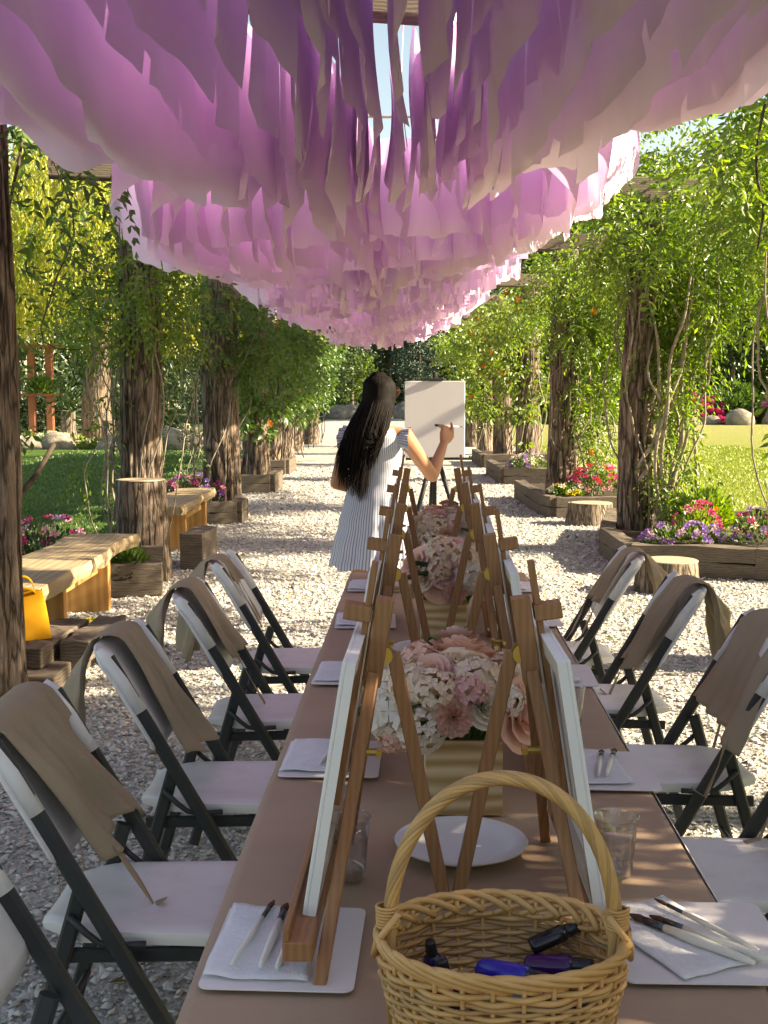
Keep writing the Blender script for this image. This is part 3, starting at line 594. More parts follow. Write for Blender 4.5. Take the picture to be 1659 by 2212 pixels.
# ---------------------------------------------------------------- table and things on it
TA = -math.atan(.0465 / SY); T0 = Vector((.078, 0, 0)); TZ = .742
def T(u, v, z=0.0):
    c, s = math.cos(-TA), math.sin(-TA); v = v * SY
    return Vector((T0.x + u * c + v * s, v * c - u * s, TZ + z))
m_white = mat('white_plastic', (.64, .63, .64), (.75, .74, .75), (.77, .76, .77), rough=.42, spec=.4, vscale=7, bs=.04, bscale=300, bdist=.001)
m_steel = mat('dark_grey_steel', (.025, .028, .03), (.035, .038, .04), rough=.45, spec=.45, vscale=9, bs=.05, bscale=200, bdist=.001)
def kraft_mat():
    m, t, b = nodes_of('kraft_paper'); b.inputs['Roughness'].default_value = .68; b.inputs['Specular IOR Level'].default_value = .22
    v = coords(t, 'Object'); n = noise(t, v, 2.2, 5, .6); rp = ramp(t, [(.3, (.39, .268, .19)), (.7, (.455, .322, .235))]); t.links.new(n.outputs[0], rp.inputs[0])
    n2 = noise(t, v, 400, 3, .7); mx = N(t, 'ShaderNodeMix', data_type='RGBA', blend_type='OVERLAY'); mx.inputs[0].default_value = .12
    t.links.new(rp.outputs[0], mx.inputs[6]); t.links.new(n2.outputs[0], mx.inputs[7]); t.links.new(mx.outputs[2], b.inputs['Base Color'])
    n3 = noise(t, v, 7, 3, .5, .3); bump(t, b, n3.outputs[0], .22, .02); return m
m_kraft = kraft_mat()
te = empty('folding_table', (*T(0, 1.9)[:2], 0), TA)
y0, y1 = -1.75 * SY, 1.47 * SY
mb = MB(); mb.box((0, (y0 + y1) / 2, TZ - .03), (.76, y1 - y0, .045)); mb.build('tabletop', m_white, te, bevel=.012)
for sx in (-.28, .28):
    for sy in (y0 + .3, -.25, y1 - .3):
        mb = MB(); mb.tube([(sx, sy, TZ - .05), (sx * 1.03, sy, 0)], .014, 10); mb.build('leg', m_steel, te, smooth=True)
for sy in (y0 + .3, -.25, y1 - .3):
    mb = MB(); mb.tube([(-.28, sy, .3), (.28, sy, .3)], .011, 8); mb.build('stretcher', m_steel, te, smooth=True)
tag(te, 'long folding table covered in brown kraft paper', 'table')
# kraft paper runner with soft waves and a short drop at the edges
fk = vnoise(21)
def kp(i, j):
    u = -.405 + .81 * i; v = y0 - .02 + (y1 - y0 + .06) * j
    z = TZ - .0045 + .0022 * (1 + fk(u * 3, v * 4)) + .0016 * fk(u * 2, v * 14 + u * 4) + .0012 * fk(u * 9, v * 5 + 3) + .0022 * max(0, 1 - abs(((v + .08 * u + .015 * fk(u * 4, 1)) % .47) - .2) / .012) + .0015 * max(0, 1 - abs(((v * .8 - .3 * u) % .61) - .3) / .01)
    w = .383 + .004 * fk(v * 2, 5)
    if abs(u) > w: d = abs(u) - w; z -= d * (1.6 + .5 * fk(v * 3, 2)); u = math.copysign(w + d * .35, u)
    if v > y1: z -= (v - y1) * 2.2; v = y1 + (v - y1) * .3
    return (u, v, z)
mb = MB(); mb.grid(kp, 60, 420)
o = mb.build('kraft_paper', m_kraft, None, smooth=True); o.location = te.location; o.rotation_euler = te.rotation_euler
tag(o, 'brown kraft paper runner covering the table', 'paper')
# white cloth showing along the right edge
mb = MB(); mb.grid(lambda i, j: (.3855 + .022 * i, y0 + (y1 - y0) * j, TZ - .006 - .09 * i * i - .012 * i), 6, 60)
o = mb.build('table_cover', m_white, None, smooth=True, solid=.001); o.location = te.location; o.rotation_euler = te.rotation_euler
tag(o, 'white plastic table cover showing under the paper at the right edge', 'cover')
# easels ---------------------------------------------------------------
m_beech = wood_mat('beech_wood', (.29, .137, .064), (.375, .19, .093), scale=10, axis='X', rings=30, rough=.45, dist=3, stretch=(1, 1, .12), bs=.08)
m_brass = mat('brass', (.62, .42, .12), rough=.4, metal=1.0)
m_canvas = mat('primed_canvas', (.78, .77, .78), (.82, .81, .82), rough=.85, vscale=5, bs=.12, bscale=500, bdist=.001)
def easel(name='table_easel'):
    """front faces -x; origin on the table below the apex line"""
    e = empty(name)
    top = Vector((.075, 0, .47)); fx = lambda z: .075 * z / .47
    for s in (-1, 1):
        mb = MB(); mb.bar((0, s * .262, 0), (fx(.365), s * .022, .365), .0135, .018, up=(1, 0, 0), ch=.002); mb.build('front_leg', m_beech, e)
    mb = MB(); mb.bar((fx(.345), 0, .345), (fx(.475), 0, .475), .034, .027, up=(1, 0, 0), ch=.002); mb.build('head_block', m_beech, e)
    mb = MB(); mb.bar((fx(.16) - .024, 0, .16), (fx(.53) - .024, 0, .53), .018, .010, up=(1, 0, 0), ch=.0015); mb.build('mast', m_beech, e)
    mb = MB(); mb.bar((fx(.455) - .018, 0, .452), (fx(.455) - .058, 0, .458), .038, .024, ch=.0025); mb.build('clamp_block', m_beech, e)
    mb = MB(); mb.box((-.026, 0, .058), (.040, .56, .026)); mb.build('tray', m_beech, e, bevel=.002)
    mb = MB(); mb.box((-.0415, 0, .0795), (.008, .558, .017)); mb.build('tray_lip', m_beech, e, bevel=.0015)
    mb = MB(); mb.bar((fx(.385) + .026, 0, .392), (.168, 0, 0), .018, .020, up=(1, 0, 0), ch=.0015); mb.build('rear_leg', m_beech, e)
    for s in (-1, 1):
        mb = MB(); P = [(fx(.38) + .014 + .012 * math.cos(a), s * .0115, .39 + .0135 * math.sin(a)) for a in [math.pi * (k / 10 - .5) for k in range(11)]] + [(fx(.38) + .006, s * .0115, .4035), (fx(.38) + .006, s * .0115, .3765)]
        n = len(P); Q = [(x, y + s * .002, z) for x, y, z in P]; mb.add(P + Q, [tuple(range(n)), tuple(range(2 * n - 1, n - 1, -1))] + [(i, (i + 1) % n, n + (i + 1) % n, n + i) for i in range(n)])
        h = mb.build('hinge', m_brass, e); mb = MB(); mb.tube([(fx(.38) + .022, s * .0125, .39), (fx(.38) + .022, s * .0155, .39)], .004, 10); mb.build('screw', m_brass, h)
    mb = MB(); mb.tube([(fx(.2) + .006, 0, .24), (fx(.2) + .03, 0, .24)], .006, 8); mb.box((fx(.2) + .034, 0, .24), (.008, .022, .009)); mb.build('wing_nut', m_brass, e)
    return e
def canvas_board(w=.40, h=.356, t=.018):
    mb = MB(); mb.box((0, 0, h / 2), (t, w, h)); return mb
CV = canvas_board(t=.006)
m_stretch = mat('stretcher_pine', (.50, .42, .34), (.58, .50, .41), rough=.7, vscale=8)
def stretched(w=.40, h=.356):
    c = CV.build('canvas', m_canvas, None, bevel=.002)
    for y, z, sy, sz in ((-w/2 + .016, h/2, .026, h - .008), (w/2 - .016, h/2, .026, h - .008), (0, .018, w - .064, .028), (0, h - .018, w - .064, .028)):
        mb = MB(); mb.box((.009, y, z), (.0118, sy, sz)); mb.build('stretcher_bar', m_stretch, c, bevel=.0015)
    for y in (-w/2 + .0012, w/2 - .0012): mb = MB(); mb.box((.0092, y, h/2), (.0125, .0024, h - .002)); mb.build('folded_edge', m_canvas, c)
    for z in (.0012, h - .0012): mb = MB(); mb.box((.0092, 0, z), (.0125, w - .006, .0024)); mb.build('folded_edge', m_canvas, c)
    return c
lean = math.atan(.075 / .47)
EV = [1.135, 1.65, 2.12, 2.615, 3.14]
proto = easel(); first = True
for side in (-1, 1):
    for i, v in enumerate(EV):
        e = proto if first else copy_tree(proto); first = False
        sn = 'left' if side < 0 else 'right'
        e.location = T(-.204 if side < 0 else .148, v + (.012 if side > 0 else 0)); e.rotation_euler = (0, 0, TA + (0 if side < 0 else math.pi) + .02 * math.sin(i * 5 + side))
        tag(e, 'small beech table easel, %s in the %s row' % (ORD[i] if i else 'nearest', sn), 'easel', 'beech table easels in two rows')
        c = stretched()
        c.matrix_world = Matrix.Translation(e.location) @ Matrix.Rotation(e.rotation_euler.z, 4, 'Z') @ Matrix.Translation((-.026, .0, .0715)) @ Matrix.Rotation(lean, 4, 'Y')
        tag(c, 'blank white stretched canvas on the %s easel of the %s row' % (ORD[i] if i else 'nearest', sn), 'canvas', 'blank canvases on table easels')
# paper mats, towels, brushes --------------------------------------------
m_mat = mat('palette_sheet', (.70, .66, .68), (.76, .72, .74), rough=.5, vscale=3)
m_towel = mat('paper_towel', (.70, .70, .74), (.78, .78, .82), rough=.95, vscale=30, bs=.8, bscale=110, bdist=.004)
m_handle = mat('brush_handle', (.72, .70, .64), (.8, .78, .72), rough=.3, spec=.5)
m_ferrule = mat('brush_ferrule', (.10, .10, .11), rough=.3, metal=1.0); m_bristle = mat('brush_bristle', (.06, .022, .012), (.12, .05, .03), rough=.7, vscale=80)
def round_rect(w, h, r, z, n=5):
    P = []
    for cx, cy, a0 in ((w/2-r, h/2-r, 0), (-w/2+r, h/2-r, 90), (-w/2+r, -h/2+r, 180), (w/2-r, -h/2+r, 270)):
        for k in range(n + 1): a = R(a0 + 90 * k / n); P.append((cx + r * math.cos(a), cy + r * math.sin(a), z))
    return P
def slab(w, h, r, t):
    mb = MB(); A = round_rect(w, h, r, 0); Bp = round_rect(w, h, r, t); n = len(A)
    return mb.add(A + Bp, [tuple(range(n - 1, -1, -1)), tuple(range(n, 2 * n))] + [(i, (i + 1) % n, n + (i + 1) % n, n + i) for i in range(n)])
def brush(label, p, ang, L=.15, r=.0042, z=.006):
    ang, L = math.atan2(math.sin(ang) * 1.4, math.cos(ang)), L * math.hypot(math.cos(ang), 1.4 * math.sin(ang)); e = empty('paint_brush', p, ang); e.location.z += z
    mb = MB(); mb.tube([(0, 0, 0), (L * .08, 0, 0), (L * .45, 0, 0), (L * .7, 0, 0)], [r * .45, r * .7, r * 1.1, r * .75], 8); mb.build('handle', m_handle, e, smooth=True)
    mb = MB(); mb.tube([(L * .7, 0, 0), (L * .86, 0, 0)], [r * .8, r * .9], 8, squash=.8); mb.build('ferrule', m_ferrule, e, smooth=True)
    mb = MB(); mb.tube([(L * .86, 0, 0), (L * .93, 0, 0), (L, 0, 0)], [r * .9, r * 1.15, r * .35], 8, squash=.5); mb.build('bristles', m_bristle, e, smooth=True)
    return tag(e, label, 'brush', 'paint brushes laid on paper towels')
SEATS_L = [1.038, 1.60, 2.10, 2.60, 3.08]; SEATS_R = [1.06, 1.56, 2.10, 2.63, 3.08]
rb = random.Random(4)
for side, SV in ((-1, SEATS_L), (1, SEATS_R)):
    sn = 'left' if side < 0 else 'right'
    for i, v in enumerate(SV):
        u = side * (.262 if side < 0 else .30) if i else (-.262 if side < 0 else .315)
        o = slab(.205 if i else (.205 if side < 0 else .24), .255, .014, .0022).build('palette_sheet', m_mat); o.location = T(u, v, .0045); o.rotation_euler = (0, 0, TA + rb.uniform(-.04, .04))
        tag(o, 'pale glossy palette sheet at the %s place on the %s of the table' % (ORD[i], sn), 'sheet', 'palette sheets at each place')
        f = vnoise(40 + i + side); w, h = (.14, .225)
        ul = u - .028 if side < 0 else u - .03
        mb = MB(); mb.grid(lambda a, b: (-w/2 + w * a + .002 * f(b * 9), -h/2 + h * b + .003 * f(a * 8, 3), .0018 + .0018 * (1 + f(a * 4, b * 4)) + .003 * max(0, f(a * 3 + 9, b * 2)) * b), 16, 16)
        o = mb.build('paper_towel', m_towel, smooth=True, solid=.0015); o.location = T(ul, v + .004, .0082); o.rotation_euler = (0, 0, TA + (.0 if side < 0 else .5 if i == 0 else .1) + rb.uniform(-.06, .06))
        tag(o, 'white paper towel on the %s palette sheet on the %s' % (ORD[i], sn), 'towel', 'paper towels on the palette sheets')
        if side < 0 and i == 0: BR = [(-.328, .985, 1.34, .15, .0034), (-.288, .98, 1.47, .145, .0046), (-.266, .98, 1.42, .14, .0046)]
        elif side > 0 and i == 0: BR = [(.395, 1.005, 2.52, .165, .0050), (.372, 1.0, 2.50, .175, .0055), (.388, 1.025, 2.32, .16, .0030)]
        elif i < 3: BR = [(u - .02, v - .05, 1.3, .13, .004), (u - .004, v - .05, 1.22, .14, .0045)]
        else: BR = [(u - .01, v - .04, 1.35, .12, .004)]
        for k, (bu, bv, a, L, rr) in enumerate(BR):
            brush('white handled brush, %s on the %s towel on the %s' % (['first from the left', 'second from the left', 'third from the left'][k] if side < 0 else ['thick one in the middle', 'thick one nearest the camera', 'thin one'][k], ORD[i], sn), T(bu, bv, .0085), TA + a, L, rr * 1.35, .0105)
# plates
m_plate = mat('paper_plate', (.72, .73, .76), (.76, .77, .80), rough=.7, vscale=6, bs=.05, bscale=60)
def plate(u, v, label, r=.113, z=0.003):
    mb = MB(); k = r / .113
    prof = [(0.0001, .004), (.07, .004), (.078, .006), (.088, .019), (.093, .0215), (.108, .0225), (.1135, .020), (.1125, .0175), (.105, .017), (.09, .0145), (.08, .003), (.074, .0005), (.0001, .0005)]
    mb.lathe([(a * k, b) for a, b in prof], 56); o = mb.build('paper_plate', m_plate, smooth=True); o.location = T(u, v, z); return tag(o, label, 'plate', 'white paper plates')
plate(-.006, 1.275, 'white paper plate in front of the nearest wooden flower box')
plate(-.06, 2.28, 'white paper plate beside the second wooden flower box', .10)
plate(.24, 2.46, 'white paper plate to the right of the second flower box', .10)
# cups
def glass_mat(name, col, refl=.5, ior=1.45, rough=.02):
    """thin clear plastic: see-through with fresnel reflections"""
    m, t, b = nodes_of(name); t.nodes.remove(b); out = t.nodes['Material Output']
    tp = N(t, 'ShaderNodeBsdfTransparent'); tp.inputs[0].default_value = (*col, 1); gl = N(t, 'ShaderNodeBsdfGlossy'); gl.inputs['Roughness'].default_value = rough
    lw = N(t, 'ShaderNodeLayerWeight'); lw.inputs[0].default_value = .5; pw = N(t, 'ShaderNodeMath', operation='POWER'); pw.inputs[1].default_value = 1.7; t.links.new(lw.outputs['Facing'], pw.inputs[0]); mu = N(t, 'ShaderNodeMath', operation='MULTIPLY_ADD'); mu.inputs[1].default_value = refl; mu.inputs[2].default_value = .09; t.links.new(pw.outputs[0], mu.inputs[0])
    mx = N(t, 'ShaderNodeMixShader'); t.links.new(mu.outputs[0], mx.inputs[0]); t.links.new(tp.outputs[0], mx.inputs[1]); t.links.new(gl.outputs[0], mx.inputs[2]); t.links.new(mx.outputs[0], out.inputs[0]); return m
m_clear = glass_mat('clear_cup', (.985, .985, .99), .7); m_water = glass_mat('cup_water', (.975, .98, .985), .5); m_capc = glass_mat('bottle_clear', (.55, .6, .62))
def cup(u, v, label):
    e = empty('plastic_cup', T(u, v, .0035), TA); mb = MB()
    mb.lathe([(.0001, .001), (.024, .001), (.0262, .004), (.0275, .02), (.0335, .093), (.0350, .096), (.0365, .098), (.0365, .101), (.0345, .101), (.0326, .094), (.0268, .021), (.0250, .006), (.0001, .005)], 40); mb.build('cup_wall', m_clear, e, smooth=True)
    mb = MB(); mb.lathe([(.0001, .0065), (.0244, .0065), (.0262, .021), (.0306, .068), (.0300, .0695), (.0001, .0692)], 36); mb.build('water', m_water, e, smooth=True)
    return tag(e, label, 'cup', 'clear plastic cups of water')
cup(-.19, 1.197, 'clear cup of water behind the nearest left easel'); cup(.24, 1.211, 'clear cup of water right of the wicker basket handle')
cup(.27, 1.757, 'clear cup of water beside the second right palette sheet'); cup(-.11, 1.93, 'clear cup of water behind the second left easel')
cup(.27, 2.3, 'clear cup of water beside the third right easel')
# ---------------------------------------------------------------- flower boxes and bouquets
m_pine = wood_mat('pine_wood', (.48, .31, .14), (.76, .60, .38), scale=2, axis='Z', rings=11, rough=.55, dist=5, stretch=(.25, 1, 1), bs=.05, wv=.6)
m_pine_side = mat('pine_side', (.70, .58, .42), (.76, .65, .48), rough=.55, vscale=4)
def crate(u, v, label, w=.142, h=.14):
    e = empty('wooden_box', T(u, v, .0035), TA + .01); t = .009
    for nm, c, s in (('front_board', (0, -w/2 + t/2, h/2), (w, t, h)), ('back_board', (0, w/2 - t/2, h/2), (w, t, h)), ('side_board', (-w/2 + t/2, 0, h/2), (t, w - 2*t, h)), ('side_board', (w/2 - t/2, 0, h/2), (t, w - 2*t, h)), ('base_board', (0, 0, t/2), (w - 2*t, w - 2*t, t))):
        mb = MB(); mb.box(c, s); mb.build(nm, m_pine if nm != 'side_board' else m_pine_side, e, bevel=.001)
    return tag(e, label, 'box', 'square pine boxes holding flowers')
def rose_mesh(seed, s=1.0, open_=1.0):
    r = random.Random(seed); mb = MB(); k = 0
    for ring, (n, rad, ht, tl) in enumerate([(3, .008, .030, .05), (4, .014, .031, .2), (5, .022, .029, .45), (6, .031, .025, .8), (7, .041, .018, 1.15)]):
        for p in range(n):
            a0 = 6.283 * p / n + ring * .7 + r.uniform(-.15, .15); wd = 6.283 / n * .72; tl2 = tl * open_
            def fn(i, j, a0=a0, wd=wd, rad=rad, ht=ht, tl2=tl2):
                a = a0 + (i - .5) * 2 * wd * math.sin(.45 + j * 1.5) ; q = rad * (.35 + .65 * math.sin(j * 1.57)) + .012 * tl2 * j * j
                z = ht * (j * (1.0 - .25 * tl2 * j)) - .012 - .0035 * tl2 * abs(i - .5) * 2 * j + .002 * math.sin(i * 9 + a0 * 3) * j
                return (q * math.cos(a) * s, q * math.sin(a) * s, z * s)
            mb.grid(fn, 5, 4)
    return mb
def hydrangea_mesh(seed, R0=.045, nf=34, fs=.014, petals=4):
    r = random.Random(seed); mb = MB()
    for k in range(nf):
        z = 1 - (k + .5) / nf * 1.35; a = k * 2.399; q = math.sqrt(max(0, 1 - z * z)); n = Vector((q * math.cos(a), q * math.sin(a), z)); c = n * R0 * r.uniform(.88, 1.08)
        x = n.orthogonal().normalized(); y = n.cross(x); ro = r.uniform(0, 6.28); f = fs * r.uniform(.8, 1.2)
        for p in range(petals):
            b = ro + 6.283 * p / petals; d = x * math.cos(b) + y * math.sin(b); e = n.cross(d)
            P = [c, c + d * f * .6 + e * f * .52 + n * .004, c + d * f * 1.1 + e * f * .1 + n * r.uniform(-.004, .006), c + d * f * .6 - e * f * .52 + n * .004]
            mb.add(P, [(0, 1, 2), (0, 2, 3)])
    return mb
def carnation_mesh(seed, R0=.036):
    r = random.Random(seed); mb = MB()
    for k in range(34):
        ring = k / 34; a0 = k * 2.399; tlt = .12 + ring * 1.15; wd = 1.15
        def fn(i, j, a0=a0, tlt=tlt):
            a = a0 + (i - .5) * wd * (.4 + j); q = R0 * (j - .12 * j ** 3) * math.sin(tlt) + .002; z = R0 * (j - .2 * j ** 3) * math.cos(tlt) * .85 + .0035 * math.sin(i * 25 + a0) * j * j
            q += .0025 * math.cos(i * 19 + a0) * j * j
            return (q * math.cos(a), q * math.sin(a), z)
        mb.grid(fn, 9, 4)
    return mb
PK = {}
for k, cols in dict(blush=[(.80, .48, .43), (.85, .56, .50)], cream=[(.80, .64, .55), (.85, .71, .62)], white=[(.78, .71, .68), (.84, .78, .75)], pink=[(.80, .46, .49), (.85, .55, .57)], mauve=[(.70, .50, .54), (.76, .58, .61)], peach=[(.76, .48, .38), (.82, .58, .48)]).items():
    PK[k] = leaf_mat('silk_' + k, cols, .25, .6, .01, 1.05, obj_rand=True)
FM = {}
def fmesh(kind, colr):
    key = kind + colr
    if key not in FM:
        mb = {'rose': lambda: rose_mesh(1), 'openrose': lambda: rose_mesh(2, 1.25, 1.25), 'hydrangea': lambda: hydrangea_mesh(3), 'bighydrangea': lambda: hydrangea_mesh(4, .05, 30, .021), 'carnation': lambda: carnation_mesh(5)}[kind]()
        me = bpy.data.meshes.new(kind); me.from_pydata([tuple(p) for p in mb.v], [], mb.f); me.materials.append(PK[colr])
        if kind != 'hydrangea':
            for p in me.polygons: p.use_smooth = True
        FM[key] = me
    return FM[key]
m_bleaf = leaf_mat('bouquet_leaf', [(.05, .10, .045), (.08, .13, .06), (.035, .075, .03)], .15, .5, .05, 1.0, obj_rand=True)
m_sprig = leaf_mat('yellow_sprig', [(.50, .42, .04), (.62, .55, .10), (.28, .34, .05)], .3, .6, .02, 1.0)
m_gstem = mat('flower_stem', (.06, .12, .03), (.10, .17, .05), rough=.6, vscale=20)
mbl = MB(); mbl.grid(lambda i, j: ((i - .5) * .034 * math.sin(j * 3.0 + .12), j * .085, .012 * abs(i - .5) * 2 + .016 * math.sin(j * 2.6)), 4, 6)
bl_me = bpy.data.meshes.new('leaf'); bl_me.from_pydata([tuple(p) for p in mbl.v], [], mbl.f); bl_me.materials.append(m_bleaf)
for p in bl_me.polygons: p.use_smooth = True
def bouquet(u, v, label, seed, spec, nleaf=9, R0=.125, zc=.16):
    r = random.Random(seed); e = empty('flower_bouquet', T(u, v, .0035), TA); bsc = 1.0
    mb = MB(); mb.lathe([(.0001, .118), (.058, .118), (.06, .13), (.0001, .14)], 20); mb.build('floral_foam', m_gstem, e)
    st = MB()
    for kind, colr, az, el, rad, sc in spec:
        d = Vector((math.cos(R(az)) * math.cos(R(el)), math.sin(R(az)) * math.cos(R(el)), math.sin(R(el))))
        p = Vector((0, 0, zc)) + Vector((d.x * rad, d.y * rad, d.z * rad * .86)); nm = 'rose' if 'rose' in kind else 'hydrangea' if 'hyd' in kind else kind
        o = link(bpy.data.objects.new(nm, fmesh(kind, colr)), e); o.location = p; o.scale = (sc * bsc, sc * bsc, sc * bsc)
        q = (d + Vector((0, -.25, .1))).normalized().to_track_quat('Z', 'Y').to_euler(); q.rotate_axis('Z', r.uniform(0, 6.28)); o.rotation_euler = q
        st.tube([(d.x * .02, d.y * .02, .09), (p.x * .5, p.y * .5, (p.z + .12) * .5), tuple(p * .97)], .0025, 5)
    for k in range(60):
        a = r.uniform(0, 6.28); st.tube([(.05 * math.cos(a) * r.random(), .05 * math.sin(a), .1), (.07 * math.cos(a), .065 * math.sin(a), .15)], .002, 4)
    st.build('stems', m_gstem, e)
    for k in range(nleaf):
        a = r.uniform(0, 6.283); el = R(r.uniform(-15, 28)); d = Vector((math.cos(a) * math.cos(el), math.sin(a) * math.cos(el), math.sin(el)))
        o = link(bpy.data.objects.new('leaf', bl_me), e); o.location = Vector((0, 0, zc)) + d * R0 * .62; o.rotation_euler = d.to_track_quat('Y', 'Z').to_euler(); s = r.uniform(.8, 1.3); o.scale = (s, s, s)
    rr = np.random.default_rng(seed)
    for az in (165, 60, 20, 110):
        c = np.array([math.cos(R(az)) * R0 * .95, math.sin(R(az)) * R0 * .95, zc + .045]); n = 70
        P = c + rr.normal(size=(n, 3)) * np.array([.022, .022, .02]); V, F = leaves(P, rnd_dirs(n, rr), .010, rr, .8)
        sm = obj_np('yellow_sprig', V, F, m_sprig, e); sm['kind'] = 'stuff'; tb = MB()
        for k in range(7): q = P[k * 9]; tb.tube([(c[0] * .5, c[1] * .5, zc), tuple((c + q) / 2), tuple(q)], .0012, 4)
        tb.build('sprig_stem', m_gstem, sm)
    return tag(e, label, 'bouquet', 'silk flower bouquets in pine boxes')
SP1 = [('bighydrangea', 'cream', 215, 28, .10, 1.0), ('bighydrangea', 'white', 195, -2, .125, 1.0), ('hydrangea', 'white', 238, -8, .115, 1.0), ('carnation', 'pink', 262, 50, .10, .95), ('carnation', 'blush', 268, 6, .118, 1.15), ('rose', 'white', 296, 14, .13, .75), ('openrose', 'blush', 330, 2, .148, 1.0), ('openrose', 'blush', 70, 66, .125, 1.25), ('openrose', 'mauve', 140, 52, .11, 1.0), ('rose', 'mauve', 85, 60, .165, .8), ('bighydrangea', 'cream', 300, 42, .10, .95), ('hydrangea', 'cream', 180, 30, .12, .9), ('carnation', 'cream', 345, 30, .12, 1.), ('hydrangea', 'blush', 205, -22, .13, .7), ('hydrangea', 'cream', 20, 30, .115, 1.0), ('rose', 'pink', 120, 20, .12, .9)]
SP2 = [('rose', 'pink', 262, 28, .118, 1.05), ('carnation', 'pink', 275, -6, .125, 1.15), ('openrose', 'peach', 250, 4, .11, .8), ('hydrangea', 'cream', 300, 48, .115, 1.25), ('bighydrangea', 'white', 300, 18, .12, 1.0), ('hydrangea', 'blush', 330, 32, .125, 1.1), ('openrose', 'mauve', 225, 34, .115, .95), ('openrose', 'blush', 195, 30, .14, .95), ('hydrangea', 'cream', 240, 64, .125, 1.1), ('rose', 'pink', 270, 75, .145, 1.), ('bighydrangea', 'cream', 340, 0, .12, .9), ('carnation', 'cream', 200, -10, .13, 1.), ('hydrangea', 'pink', 60, 45, .12, 1.1), ('hydrangea', 'white', 130, 40, .12, 1.), ('openrose', 'pink', 10, 40, .13, 1.)]
SPX = [('hydrangea', 'cream', 250, 30, .118, .85), ('hydrangea', 'pink', 285, 30, .12, .7), ('rose', 'blush', 230, 50, .12, .8), ('rose', 'peach', 310, 60, .115, .8), ('hydrangea', 'white', 320, 18, .125, .75), ('rose', 'cream', 280, 68, .12, .75), ('carnation', 'cream', 205, 45, .115, .9), ('hydrangea', 'blush', 170, 55, .115, .8), ('rose', 'cream', 225, 12, .128, .7)]
SP1 += SPX; SP2 += SPX[::2]
crate(.004, 1.43, 'nearest pine box with bold dark grain in front of the basket handle'); bouquet(-.012, 1.435, 'nearest bouquet of cream hydrangeas and blush roses', 1, SP1, zc=.185)
crate(-.004, 2.40, 'second pine box in shade under the taller bouquet'); bouquet(.02, 2.40, 'second taller bouquet of pink roses and cream hydrangeas', 2, SP2, R0=.13, zc=.185)
crate(.02, 3.14, 'third pine box at the far end of the table'); bouquet(.035, 3.14, 'farthest bouquet partly hidden by the second one', 3, SP1[::-1], zc=.20)
